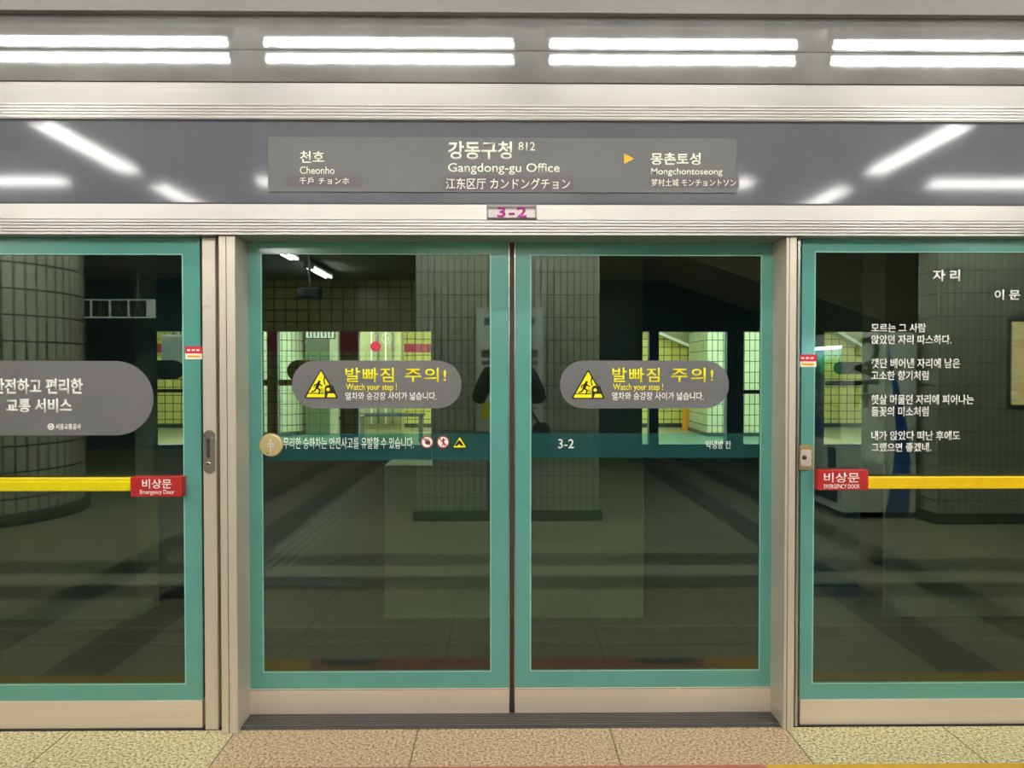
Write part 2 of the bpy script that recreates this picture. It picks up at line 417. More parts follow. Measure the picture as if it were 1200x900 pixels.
# canted steel fascia with a ribbed foot
zA, zB, zC, zD, zE = z_at(20, 0), z_at(60, 0), z_at(98, 0), z_at(123, -0.01), z_at(140.5, -0.015)
mb = MB()
mb.profile([(0.1, zA), (0.0, zA), (0.0, zB + 0.002), (0.1, zB + 0.002)], XL, XR, M['fascia'])
yb = -(zB - zC) * math.tan(math.radians(2.75))
mb.profile([(0.1, zB), (0.0, zB), (yb, zC + 0.002), (0.1, zC + 0.002)], XL, XR, M['fascia'])
mb.profile([(0.1, zC), (0.0, zC), (-0.008, zD), (0.1, zD)], XL, XR, M['fascia_low'])
prof = [(0.1, zD), (-0.008, zD)]
nr = 5
for k in range(nr):
    za = zD + (zE - zD) * k / nr; zb = zD + (zE - zD) * (k + 1) / nr
    prof += [(-0.018, za - 0.001), (-0.018, za + (zb - za) * 0.68), (-0.0135, za + (zb - za) * 0.72), (-0.0135, zb)]
prof += [(0.1, zE)]
mb.profile(prof, XL, XR, M['beam'])
struct(mb.build('trim_2'))
# dark grey glossy band that carries the station sign
zF = z_at(238, -0.008)
mb = MB()
mb.box((XL, -0.004, zF), (XR, 0.1, zE - 0.006), M['band'])
mb.box((XL, -0.006, zE - 0.006), (XR, 0.1, zE), M['band_trim'])
mb.box((XL, -0.010, zF - 0.006), (XR, 0.1, zF), M['band_trim'])
struct(mb.build('trim_3'))
# aluminium door beam: smooth above, ribbed below
YB = -0.045
zG, zH, zI = z_at(240, YB), z_at(257.5, YB), z_at(275.5, YB)
prof = [(0.2, zG), (YB, zG), (YB, zH)]
nr = 5
for k in range(nr):
    za = zH + (zI - zH) * k / nr; zb = zH + (zI - zH) * (k + 1) / nr
    prof += [(YB + 0.005, za - 0.001), (YB + 0.005, za + (zb - za) * 0.28), (YB - 0.002, za + (zb - za) * 0.32), (YB - 0.002, zb)]
prof += [(0.2, zI)]
mb = MB(); mb.profile(prof, XL, XR, M['beam']); struct(mb.build('trim_4'))
# posts either side of the opening
Yp, Yleaf, Ypan = -0.03, 0.115, 0.02
def post(name, x0, x1, xin):
    mb = MB(); a, b = P(x0, 560, Yp)[0], P(x1, 560, Yp)[0]
    mb.box((a, Yp, 0.0), (b, 0.18, zI - 0.0005), M['post'], 0.004)
    lo = min(a, b) + 0.030 if xin > 0 else max(a, b) - 0.030
    for dx in (0,):
        mb.box((lo - 0.0012, Yp - 0.0008, 0.004), (lo + 0.0012, Yp + 0.01, zI - 0.004), M['rubber'])
    return struct(mb.build(name)), a, b
_, pLa, pLb = post('trim_5', 257.5, 277, 1)
_, pRa, pRb = post('trim_6', 920, 932.5, -1)
# threshold sill between the posts
mb = MB(); ys0 = -0.0
zs = 0.012
mb.box((pLb, 0.0, -0.1), (pRa, 0.2, zs * 0.4), M['sill'])
for k in range(6): mb.box((pLb, 0.008 + k * 0.019, zs * 0.4), (pRa, 0.019 + k * 0.019, zs), M['sill'])
struct(mb.build('trim_7'))
mb = MB(); mb.box((XL, 0.0, -0.3), (pLb, 0.25, 0.004), M['gap']); mb.box((pRa, 0.0, -0.3), (XR, 0.25, 0.004), M['gap']); mb.box((pLb, 0.0, -0.3), (pRa, 0.25, -0.1), M['gap'])
struct(mb.build('trim_8'))

# ------------------------------------------------------------------ stickers and marks shared by the doors
def pill(parent, box, Y, label):
    (xa, zb), (xb, za) = P(box[0], box[1], Y), P(box[2], box[3], Y)
    mb = MB(); mb.prism(capsule(xa, za, xb, zb), Y - 0.0015, Y, M['sticker'])
    return lab(mb.build('warning_sticker', parent), label)
def warn_triangle(parent, box, Y):
    (xa, zb), (xb, za) = P(box[0], box[1], Y), P(box[2], box[3], Y)
    def q(u, v): return (xa + (xb - xa) * u, za + (zb - za) * v)
    mb = MB()
    r = (xb - xa) * 0.09
    mb.prism(rtri([q(0, 0), q(1, 0), q(.5, 1)], r), Y - 0.0006, Y, M['black'])
    yy = Y - 0.0006; Yt = yy - 0.0005
    mb.prism(rtri([q(.07, .04), q(.93, .04), q(.5, .92)], r * .5), Yt, yy, M['yellow'])
    y2 = Yt - 0.0004; wv = xb - xa
    mb.prism(disc(*q(.455, .56), wv * .035), y2, Yt, M['black'])                      # runner
    for a, b, k in (((.43, .50), (.38, .36), .085), ((.43, .49), (.53, .42), .035), ((.42, .49), (.31, .44), .035), ((.31, .44), (.30, .37), .03),
                    ((.38, .36), (.47, .28), .045), ((.47, .28), (.44, .16), .04), ((.38, .36), (.31, .25), .045), ((.31, .25), (.24, .22), .04)):
        mb.prism(stroke(q(*a), q(*b), wv * k), y2, Yt, M['black'])
    mb.prism([q(.60, .14), q(.60, .36), q(.66, .44), q(.84, .44), q(.93, .17), q(.70, .17), q(.66, .04), q(.60, .04)], y2, Yt, M['black'])   # the train's foot and the gap
    mb.prism([q(.56, .88), q(.60, .80), q(.565, .60), q(.60, .44), q(.63, .44), q(.60, .60), q(.64, .74)], y2, Yt, M['black'])
    mb.prism([q(.10, .155), q(.58, .155), q(.58, .185), q(.12, .185)], y2, Yt, M['black'])
    mb.prism(disc(*q(.70, .30), wv * .05), y2 - 0.0003, y2, M['yellow'])
    for dx in (.50, .545): mb.prism(stroke(q(dx, .34), q(dx + .025, .20), wv * .014), y2, Yt, M['black'])
    return lab(mb.build('warning_symbol', parent), 'yellow warning triangle with a black figure stepping towards a gap')
def coin(parent, px, py, rp, Y):
    x, z = P(px, py, Y); x1, _ = P(px + rp, py, Y); r = x1 - x
    mb = MB()
    mb.lathe([(0.001, 0.014), (r * .9, 0.014), (r * .96, 0.012), (r, 0.006), (r, 0)], (x, Y, z), M['gold'], 40, 'y')
    mb.prism(disc(x, z, r * .86, 40), Y - 0.0146, Y - 0.0138, M['gold'])
    d = mb.build('round_disc', parent); lab(d, 'pale gold round disc on the glass')
    mb = MB(); Yf = Y - 0.0148
    mb.prism(disc(x, z + r * .42, r * .10, 16), Yf - 0.0006, Yf, M['white'])
    for a, b in (((0, .3), (0, -.55)), ((-.25, .12), (.25, .12)), ((-.25, .12), (-.25, -.12)), ((.25, .12), (.25, -.12)), ((-.25, -.12), (.25, -.12))):
        mb.prism(stroke((x + a[0] * r, z + a[1] * r), (x + b[0] * r, z + b[1] * r), r * .09), Yf - 0.0006, Yf, M['white'])
    mb.prism(disc(x - r * .25, z - r * .68, r * .06, 12), Yf - 0.0006, Yf, M['black'])
    mb.build('emblem', d)
def prohibition(parent, px, py, rp, Y, kind):
    x, z = P(px, py, Y); x1, _ = P(px + rp, py, Y); r = x1 - x; mb = MB()
    mb.prism(disc(x, z, r), Y - 0.0005, Y, M['red']); mb.prism(disc(x, z, r * .82), Y - 0.0009, Y - 0.0005, M['white'])
    Y2 = Y - 0.0009
    def s(a, b, k): mb.prism(stroke((x + a[0] * r, z + a[1] * r), (x + b[0] * r, z + b[1] * r), r * k), Y2 - 0.0003, Y2, M['black'])
    if kind == 0:
        s((-.05, -.1), (.25, -.15), .55)
        for k in range(4): s((-.1 + k * .13, .05), (-.28 + k * .17, .45), .11)
        s((.3, -.1), (.45, .15), .11)
    else:
        mb.prism(disc(x + r * .05, z + r * .48, r * .14, 14), Y2 - 0.0003, Y2, M['black'])
        s((.05, .25), (.05, -.1), .3); s((.05, -.1), (-.15, -.6), .14); s((.05, -.1), (.25, -.6), .14); s((.1, .25), (.45, .4), .1); s((0, .25), (-.4, .05), .1)
    mb.prism(stroke((x - r * .6, z + r * .6), (x + r * .6, z - r * .6), r * .15), Y2 - 0.0007, Y2 - 0.0003, M['red'])
    return lab(mb.build('prohibition_symbol', parent), 'red ringed prohibition symbol with a black ' + ('hand' if kind == 0 else 'figure'))

# ------------------------------------------------------------------ sliding doors
def leaf(o, gx, gy, px0, px1, ox0, ox1, oy0=298, oy1=786, gy1=806, ky1=842.5):
    """frit border from px0..px1 with the clear opening ox0..ox1"""
    Y = Yleaf
    x0, zt = P(px0, gy, Y); x1, zb = P(px1, gy1, Y); zt = min(zt, zI + 0.02)
    a0, b1 = P(ox0, oy0, Y); a1, b0 = P(ox1, oy1, Y)
    zt = max(zt, b1 + 0.02); ztop = zI + 0.03
    mb = MB(); ring(mb, x0, zb, x1, zI - 0.001, a0, b0, a1, b1, Y, Y + 0.012, M['teal'])
    e = 0.0035
    ring(mb, a0 - e, b0 - e, a1 + e, b1 + e, a0, b0, a1, b1, Y - 0.0006, Y + 0.001, M['teal_edge'])
    lab(mb.build('glass_border', o), 'teal border of the glass')
    mb = MB(); mb.box((a0, Y + 0.001, b0), (a1, Y + 0.011, b1), M['glass']); lab(mb.build('glass_pane', o), 'dark clear reflecting glass')
    zk = P(px0, ky1, Y)[1]
    mb = MB(); mb.box((x0, Y - 0.006, zk), (x1, Y + 0.03, zb), M['kick'], 0.002)
    mb.box((x0, Y - 0.0065, zb - 0.004), (x1, Y + 0.002, zb - 0.001), M['chrome'])
    lab(mb.build('kick_plate', o), 'brushed metal kick plate')
    return x0, x1, a0, a1, b0, b1
def safety_film(o, y0, y1, a0, a1, x0=None):
    Y = Yleaf + 0.0005
    zt = P(450, y0, Y)[1]; zb = P(450, y1, Y)[1]
    mb = MB(); mb.box((a0, Y - 0.0004, zb), (a1, Y, zt), M['film']); return lab(mb.build('tinted_band', o), 'translucent teal band across the glass')
cx = P(600, 850, Yleaf)[0]
dl = thing('sliding_door', (P(440, 850, Yleaf)[0], Yleaf, 0.012), 'left sliding glass platform door with teal border and a round gold disc', 'door', 'sliding platform doors')
dims = leaf(dl, 0, 275, 284.5, 596.5, 306.5, 574.5)
film = safety_film(dl, 508, 539.5, dims[2], dims[3])
write('무리한 승하차는 안전사고를 유발할 수 있습니다.', (332, 512.5, 485, 526), Yleaf - 0.0004, M['white'], film, 0.002, label='white Hangul safety notice')
prohibition(film, 500.5, 518, 7.4, Yleaf - 0.0004, 0); prohibition(film, 519.3, 518, 7.4, Yleaf - 0.0004, 1)
(xa_, zb_), (xb_, za_) = P(529.5, 510, Yleaf), P(548, 525.5, Yleaf)
mb = MB(); Y_ = Yleaf - 0.0004
mb.prism(rtri([(xa_, za_), (xb_, za_), ((xa_ + xb_) / 2, zb_)], 0.006), Y_ - 0.0005, Y_, M['black'])
mb.prism(rtri([(xa_ + .006, za_ + .004), (xb_ - .006, za_ + .004), ((xa_ + xb_) / 2, zb_ - .007)], 0.004), Y_ - 0.0009, Y_ - 0.0005, M['yellow'])
xm = (xa_ + xb_) / 2
mb.prism([(xm - .004, za_ + .034), (xm + .004, za_ + .03), (xm + .016, za_ + .012), (xm + .006, za_ + .010), (xm - .002, za_ + .018), (xm - .014, za_ + .008), (xm - .02, za_ + .012)], Y_ - 0.0012, Y_ - 0.0009, M['black'])
lab(mb.build('caution_symbol', film), 'small yellow caution triangle with a black hand')
st = pill(dl, (342, 422.5, 541, 478.5), Yleaf, 'grey pill-shaped gap warning sticker')
warn_triangle(st, (355.5, 431.5, 397, 467), Yleaf - 0.0016)
for s_, a_, b_ in (('발빠짐', 404.5, 461.5), ('주의!', 474.5, 523)): write(s_, (a_, 431, b_, 448), Yleaf - 0.0016, M['yellow'], st, 0.012, 1.12, label='large yellow Hangul warning')
write('Watch your step !', (405.5, 449.5, 465, 459.5), Yleaf - 0.0016, M['yellow'], st, 0.012, label='small yellow English warning')
write('열차와 승강장 사이가 넓습니다.', (404.5, 459.5, 511.5, 469), Yleaf - 0.0016, M['white'], st, 0.014, label='white Hangul line')
coin(dl, 318.3, 521.3, 13.8, Yleaf - 0.001)

dr = thing('sliding_door', (P(755, 850, Yleaf)[0], Yleaf, 0.012), 'right sliding glass platform door marked 3-2 on its tinted band', 'door', 'sliding platform doors')
dims = leaf(dr, 0, 275, 603.5, 911, 622.5, 889, 299.5, 784.5, 804.5, 841)
film = safety_film(dr, 508, 537, dims[2], dims[3])
write('3-2', (654, 514.5, 672.5, 525.5), Yleaf - 0.0004, M['white'], film, 0.01, label='white platform number 3-2')
write('약냉방 칸', (827, 516.5, 856.5, 526), Yleaf - 0.0004, M['white'], film, 0.006, label='white Hangul carriage note')
st = pill(dr, (656, 422.5, 854, 478.5), Yleaf, 'grey pill-shaped gap warning sticker')
warn_triangle(st, (669, 432.5, 709.5, 467.5), Yleaf - 0.0016)
for s_, a_, b_ in (('발빠짐', 717.5, 773), ('주의!', 786.5, 836)): write(s_, (a_, 431, b_, 448), Yleaf - 0.0016, M['yellow'], st, 0.012, 1.12, label='large yellow Hangul warning')
write('Watch your step !', (718.5, 449.5, 777, 459.5), Yleaf - 0.0016, M['yellow'], st, 0.012, label='small yellow English warning')
write('열차와 승강장 사이가 넓습니다.', (717, 459.5, 824.5, 469), Yleaf - 0.0016, M['white'], st, 0.014, label='white Hangul line')
# meeting seals, one on each door's edge
for d, a, b in ((dl, 596.7, 599.7), (dr, 600.2, 603.3)):
    xa_, xb_ = P(a, 600, Yleaf)[0], P(b, 600, Yleaf)[0]
    mb = MB(); mb.box((xa_, Yleaf - 0.001, P(600, 842, Yleaf)[1]), (xb_, Yleaf + 0.03, zI - 0.001), M['rubber'])
    lab(mb.build('edge_seal', d), 'dark rubber edge seal')
    xe = xa_ if d is dl else xb_
    mb = MB(); mb.box((xe - 0.0022, Yleaf - 0.003, P(600, 842, Yleaf)[1]), (xe + 0.0022, Yleaf + 0.0, zI - 0.001), M['chrome']); mb.build('edge_strip', d)

# ------------------------------------------------------------------ fixed emergency doors beside the opening
def tagmark(o, box, Y, label):
    (xa, zb), (xb, za) = P(box[0], box[1], Y), P(box[2], box[3], Y); zm = za + (zb - za) * .45
    mb = MB(); mb.box((xa, Y - 0.0008, zm), (xb, Y, zb), M['redtag']); mb.box((xa, Y - 0.0008, za), (xb, Y, zm), M['offwhite'])
    for k in range(3): mb.box((xa + (xb - xa) * (.12 + .27 * k), Y - 0.0011, zm + (zb - zm) * .35), (xa + (xb - xa) * (.30 + .27 * k), Y - 0.0008, zm + (zb - zm) * .62), M['offwhite'])
    mb.box((xa + (xb - xa) * .15, Y - 0.0011, za + (zm - za) * .3), (xa + (xb - xa) * .85, Y - 0.0008, za + (zm - za) * .65), M['amber'])
    lab(mb.build('small_sticker', o), label)
def edoor(o, x0p, x1p, ox0, ox1, oy0, oy1, gy1, ky1):
    Y = Ypan
    x0, zb = P(x0p, gy1, Y); x1 = P(x1p, gy1, Y)[0]
    a0, b1 = P(ox0, oy0, Y); a1, b0 = P(ox1, oy1, Y)
    ref = 100 if x0p < 300 else 1100
    zb = P(ref, gy1, Y)[1]; b1 = P(ref, oy0, Y)[1]; b0 = P(ref, oy1, Y)[1]
    mb = MB(); ring(mb, x0, zb, x1, zI - 0.001, a0, b0, a1, b1, Y, Y + 0.012, M['teal'])
    e = 0.0035; ring(mb, a0 - e, b0 - e, a1 + e, b1 + e, a0, b0, a1, b1, Y - 0.0006, Y + 0.001, M['teal_edge'])
    lab(mb.build('glass_border', o), 'teal border of the glass')
    mb = MB(); mb.box((a0, Y + 0.001, b0), (a1, Y + 0.011, b1), M['glass']); lab(mb.build('glass_pane', o), 'dark clear reflecting glass')
    zk = P(ref, ky1, Y)[1]
    mb = MB(); mb.box((x0, Y - 0.008, zk), (x1, Y + 0.03, zb), M['kick'], 0.002); mb.box((x0, Y - 0.0088, zk), (x1, Y, zk + 0.006), M['chrome'])
    lab(mb.build('kick_plate', o), 'brushed metal kick plate')
    return x0, x1, zb, zk
el = thing('emergency_door', (P(120, 850, Ypan)[0], Ypan, 0.012), 'left emergency door with yellow push bar and large grey safety sticker', 'door', 'emergency doors')
x0, x1, zb, zk = edoor(el, -330, 238, -305, 217, 298.5, 801.5, 821, 854)
sx0, sx1 = P(238.5, 600, 0.0)[0], P(254.3, 600, 0.0)[0]
mb = MB(); mb.box((sx0, 0.0, zk), (sx1, 0.06, zI - 0.001), M['post'], 0.003); stile = mb.build('door_stile', el)
(xa_, zb_), (xb_, za_) = P(238.8, 504, -0.001), P(252.5, 555, -0.001)
mb = MB(); mb.prism(capsule(0, 0, 1, 1) and [(xa_ + (xb_ - xa_) / 2 + (xb_ - xa_) / 2 * math.cos(a), (zb_ - (xb_ - xa_) / 2 if math.sin(a) >= 0 else za_ + (xb_ - xa_) / 2) + (xb_ - xa_) / 2 * math.sin(a)) for a in [2 * PI * k / 40 for k in range(40)]], -0.004, 0.002, M['chrome'])
hx0, hx1 = xa_ + .28 * (xb_ - xa_), xa_ + .66 * (xb_ - xa_)
mb.box((hx0, -0.0048, P(240, 536, 0)[1]), (hx1, -0.003, P(240, 514, 0)[1]), M['rubber'])
mb.box((hx1 - .004, -0.008, P(240, 535, 0)[1]), (hx1 + .006, -0.003, P(240, 513, 0)[1]), M['chrome'], 0.0015)
kx, kz = xa_ + .40 * (xb_ - xa_), P(240, 543.5, 0)[1]
mb.lathe([(0.001, 0.004), (.004, 0.004), (.004, 0.0035), (.0045, 0.0035)], (kx, -0.004, kz), M['rubber'], 20, 'y')
mb.lathe([(.0045, 0.004), (.009, 0.004), (.010, 0.0)], (kx, -0.004, kz), M['chrome'], 24, 'y')
lab(mb.build('flush_handle', el), 'rounded steel flush handle with keyhole')
st = pill(el, (-108, 423, 180.5, 510), Ypan, 'large grey pill-shaped sticker with white Hangul lettering')
write('안전하고 편리한', (-9, 443.5, 97, 462), Ypan - 0.0016, M['white'], st, 0.03)
write('교통 서비스', (7, 467, 84, 483.5), Ypan - 0.0016, M['white'], st, 0.03)
write('서울교통공사', (65, 496.5, 95, 503.5), Ypan - 0.0016, M['white'], st, 0.022)
ex, ez = P(60, 500, Ypan); er = P(64, 500, Ypan)[0] - ex
mb = MB(); mb.prism(disc(ex, ez, er, 24), Ypan - 0.0022, Ypan - 0.0015, M['white'])
for k in range(2):
    arc = []
    for j in range(9):
        a = PI * (0.15 + j / 8 * 1.0) + k * PI; arc.append((ex + er * .42 * math.cos(a), Ypan - 0.0023, ez + er * .30 * (1 if k == 0 else -1) * 0.6 + er * .36 * math.sin(a)))
    mb.tube(arc, er * .10, M['sticker'], 6)
lab(mb.build('emblem', st), 'round white emblem')
tagmark(el, (217, 406, 237, 421), Ypan - 0.0005, 'small red and cream sticker')
# yellow push bars standing off the glass
def pushbar(o, px0, px1, py0, py1, m, lines):
    xa, xb = P(px0, 560, Ypan - .03)[0], P(px1, 560, Ypan - .03)[0]; za, zb = P(px1 if px1 < 300 else px0, py1, Ypan - .03)[1], P(px1 if px1 < 300 else px0, py0, Ypan - .03)[1]
    mb = MB(); mb.box((xa, Ypan - 0.035, za), (xb, Ypan - 0.012, zb), m, 0.005)
    if lines: mb.box((xa + .002, Ypan - 0.0355, zb - .33 * (zb - za)), (xb - .002, Ypan - 0.033, zb - .25 * (zb - za)), M['yellow'])
    xs = [xa + .05 + k * (xb - xa - .1) / 2 for k in range(3)]
    for x in xs: mb.box((x - .015, Ypan - 0.013, za + .008), (x + .015, Ypan, zb - .008), M['chrome'])
    return lab(mb.build('push_bar', o), 'yellow push bar')
def redplate(o, box, upper, lower, texts):
    Y = Ypan - 0.030
    (xa, zb), (xb, za) = P(box[0], box[1], Y), P(box[2], box[3], Y)
    mb = MB(); mb.box((xa, Y - 0.010, za), (xb, Ypan, zb), M['red'], 0.002); r = lab(mb.build('sign_plate', o), 'red emergency door sign plate')
    write(texts[0], upper, Y - 0.010, M['white'], r, 0.012, label='white Hangul lettering'); write(texts[1], lower, Y - 0.010, M['white'], r, 0.008, label='small white English lettering')
pushbar(el, -300, 154, 559.5, 575.5, M['barY'], True)
redplate(el, (154.5, 558.5, 214.5, 581.5), (166.5, 561.5, 201, 572.5), (164, 574, 204.5, 580.5), ('비상문', 'Emergency Door'))
er_ = thing('emergency_door', (P(1080, 850, Ypan)[0], Ypan, 0.012), 'right emergency door with a white poem lettered on its glass', 'door', 'emergency doors')
x0, x1, zb, zk = edoor(er_, 936.5, 1540, 956, 1515, 296, 799.5, 818.5, 852)
sx0, sx1 = P(933.2, 600, 0.0)[0], P(936.3, 600, 0.0)[0]
mb = MB(); mb.box((sx0, 0.0, zk), (sx1, 0.06, zI - 0.001), M['chrome'], 0.001); mb.build('door_stile', er_)
Yl = Ypan - 0.02
(xa_, zb_), (xb_, za_) = P(935.5, 521.5, Yl), P(952.5, 550.5, Yl)
mb = MB(); mb.prism(rrect(xa_, za_, xb_, zb_, 0.012), Yl, Ypan, M['brass'])
mb.prism(rrect(xa_ + .010, za_ + .014, xb_ - .007, zb_ - .018, 0.008), Yl - 0.002, Yl, M['post'])
kx, kz = P(942.5, 536, Yl)
mb.lathe([(0.001, 0.006), (.008, 0.006), (.009, 0.002)], (kx, Yl, kz), M['rubber'], 20, 'y')
lab(mb.build('lock_case', er_), 'brass coloured lock with black keyhole')
tagmark(er_, (936.5, 415.5, 956.5, 430), Ypan - 0.0005, 'small red and cream sticker')
Yt = Ypan - 0.0004
poem = [('자 리', (1093, 316, 1125, 329.5), .02), ('이 문 복', (1165.5, 339.5, 1213, 351.5), .014),
        ('모르는 그 사람', (1021, 379, 1085, 389.5), .012), ('앉았던 자리 따스하다.', (1021, 392.5, 1115, 403.5), .012),
        ('깻단 베어낸 자리에 남은', (1021, 420, 1125, 431.5), .012), ('고소한 향기처럼', (1021, 434.5, 1088, 445.5), .012),
        ('햇살 머물던 자리에 피어나는', (1021, 462.5, 1141, 474), .012), ('들꽃의 미소처럼', (1021, 476.5, 1088, 488), .012),
        ('내가 앉았다 떠난 후에도', (1021, 505, 1125, 516), .012), ('그랬으면 좋겠네.', (1021, 519, 1091, 529.5), .012)]
for s_, b_, o_ in poem: write(s_, b_, Yt, M['white'], er_, o_ + .006, label='white Hangul lettering')
pushbar(er_, 1016.5, 1500, 558.5, 573, M['barY2'], False)
redplate(er_, (957.5, 550.5, 1016, 574), (965.5, 554, 1007, 565.5), (965.5, 567.5, 1007.5, 572.5), ('비상문', 'EMERGENCY DOOR'))
# screen wall continuing beyond the fixed doors
slab('wall_left', (XL, 0.02, 0.004), (P(-331, 600, Ypan)[0], 0.1, zI - 0.001), M['teal'])
slab('wall_right', (P(1541, 600, Ypan)[0], 0.02, 0.004), (XR, 0.1, zI - 0.001), M['teal'])

# ------------------------------------------------------------------ station sign and platform number
Ys = -0.006
sg = thing('station_sign', (P(590, 226, Ys)[0], Ys, P(590, 226, Ys)[1]), 'long grey station name sign on the dark band above the sliding doors', 'sign')
(xa_, zb_), (xb_, za_) = P(314, 160.5, Ys), P(863, 226.5, Ys)
mb = MB(); mb.box((xa_, Ys - 0.004, za_), (xb_, -0.0035, zb_), M['sign'], 0.001); mb.build('sign_panel', sg)
Yq = Ys - 0.004
def plum(box):
    (xa, zb), (xb, za) = P(box[0], box[1], Yq), P(box[2], box[3], Yq); mb = MB(); mb.box((xa, Yq - 0.0008, za), (xb, Yq, zb), M['plum']); return lab(mb.build('name_strip', sg), 'dark plum strip with white lettering')
write('천호', (351.5, 177, 380, 191), Yq, M['offwhite'], sg, 0.014, label='cream Hangul station name')
write('Cheonho', (351.5, 195, 392, 204), Yq, M['offwhite'], sg, 0.004, label='cream English station name')
p_ = plum((335, 206.5, 424.5, 219)); write('千戶 チョンホ', (351, 207.8, 409, 216), Yq - 0.0008, M['offwhite'], p_, 0.0, 1.15)
write('강동구청', (525, 165.5, 600, 187), Yq, M['offwhite'], sg, 0.02, label='large cream Hangul station name')
write('812', (607.5, 166.5, 627, 176.5), Yq, M['offwhite'], sg, 0.004, label='cream station number')
write('Gangdong-gu Office', (525, 191, 656, 205), Yq, M['offwhite'], sg, 0.008, label='large cream English station name')
p_ = plum((518, 205.8, 672, 223.5)); write('江东区厅 カンドングチョン', (522.5, 208.5, 668, 222), Yq - 0.0008, M['offwhite'], p_, 0.006)
(xa_, zb_), (xb_, za_) = P(731.5, 180, Yq), P(743, 192, Yq)
mb = MB(); mb.prism([(xa_, za_), (xb_, (za_ + zb_) / 2), (xa_, zb_)], Yq - 0.0008, Yq, M['amber']); lab(mb.build('arrow', sg), 'amber arrow pointing right')
write('몽촌토성', (762.5, 179, 821, 193.5), Yq, M['offwhite'], sg, 0.02, label='cream Hangul station name')
write('Mongchontoseong', (763, 197, 846.5, 207), Yq, M['offwhite'], sg, 0.006, label='cream English station name')
p_ = plum((760, 208, 866, 219.8)); write('梦村土城 モンチョントソン', (763, 209.5, 862.5, 218.5), Yq - 0.0008, M['offwhite'], p_, 0.004)

Yn = YB - 0.012
pl = thing('platform_number_plate', (P(600, 256, Yn)[0], Yn, P(600, 256, Yn)[1]), 'small clear holder marked 3-2 in magenta above the door gap', 'plate')
(xa_, zb_), (xb_, za_) = P(570.5, 239.5, Yn), P(629, 256, Yn)
mb = MB(); mb.box((xa_, Yn, za_), (xb_, YB - 0.0005, zb_), M['holder_edge'], 0.002)
mb.box((xa_, Yn - 0.004, zb_ - 0.011), (xb_, Yn + 0.002, zb_ - 0.006), M['holder_edge'], 0.001); mb.box((xa_ + .006, Yn - 0.001, za_ + .004), (xb_ - .006, Yn, zb_ - .02), M['holder'])
for x in (xa_, xb_ - 0.006): mb.box((x, Yn - 0.004, za_), (x + 0.006, Yn, zb_), M['holder_edge'], 0.001)
mb.build('holder', pl)
write('3-2', (583, 242, 617, 255), Yn - 0.0012, M['magenta'], pl, 0.03, 1.25, label='magenta number 3-2')
# ------------------------------------------------------------------ ceiling lamps of this platform
def lamp(name, loc, length, along, label, group, mtube, tubes=(-0.045, 0.045)):
    t_ = thing(name, loc, label, 'lamp', group)
    x, y, z = loc
    hx, hy = (length / 2, 0.08) if along == 'x' else (0.08, length / 2)
    hw = 0.07 if len(tubes) > 1 else 0.018
    if len(tubes) == 1: hy = 0.016
    mb = MB(); mb.box((x - hx, y - hy, z + 0.025), (x + hx, y + hy, z + 0.078), M['lamp'], 0.006)
    for s_ in (-1, 1):
        e = (s_ * (hx - .012), 0) if along == 'x' else (0, s_ * (hy - .012))
        mb.box((x + e[0] - (.012 if along == 'x' else hw), y + e[1] - (hw if along == 'x' else .012), z - 0.018), (x + e[0] + (.012 if along == 'x' else hw), y + e[1] + (hw if along == 'x' else .012), z + 0.028), M['lamp'], 0.003)
    mb.build('lamp_housing', t_)
    for s_ in tubes:
        mb = MB()
        if along == 'x': mb.tube([(x - hx + .024, y + s_, z), (x + hx - .024, y + s_, z)], 0.014 if len(tubes) > 1 else 0.009, mtube, 10)
        else: mb.tube([(x + s_, y - hy + .024, z), (x + s_, y + hy - .024, z)], 0.014, mtube, 10)
        mb.build('tube', t_)
    return t_
ZL = 2.955
where = {-1: 'over the left emergency door', 0: 'over the left sliding door', 1: 'over the right sliding door', 2: 'over the right emergency door'}
for k in range(-4, 6):
    s_ = 'single-tube ceiling lamp in the row along the doors, ' + where.get(k, 'farther along than the emergency doors')
    lamp('ceiling_lamp', (-0.541 + 1.347 * k, -0.65, ZL), 1.22, 'x', s_, 'lamps along the doors' if k in where else 'lamps farther along the doors', M['tube'], (0.0,))
for sx, rs in ((-2.9, (2.35, 3.9, 6.6, 8.6)), (2.9, (2.32, 3.92))):
    for r, nth in zip(rs, ('first', 'second', 'third', 'fourth')):
        lamp('ceiling_lamp', (sx, -r, ZL), 1.22, 'y', 'twin-tube lamp pointing away from the doors, ' + nth + ' on the ' + ('left' if sx < 0 else 'right'), 'lamps running away on the ' + ('left' if sx < 0 else 'right'), M['tube'])
for xc, s_ in ((-1.40, 'left'), (0.02, 'middle'), (1.44, 'right')):
    lamp('ceiling_lamp', (xc, -3.25, ZL), 1.26, 'x', s_ + ' twin-tube ceiling lamp of three in front of the tiled pillar', 'lamps before the pillar', M['tube'])
for xc in (-4.15, 4.1):
    lamp('ceiling_lamp', (xc, -3.25, ZL), 1.26, 'x', 'twin-tube ceiling lamp over the ' + ('round column' if xc < 0 else 'drinks machine') + ' side of the platform', None, M['tube'])

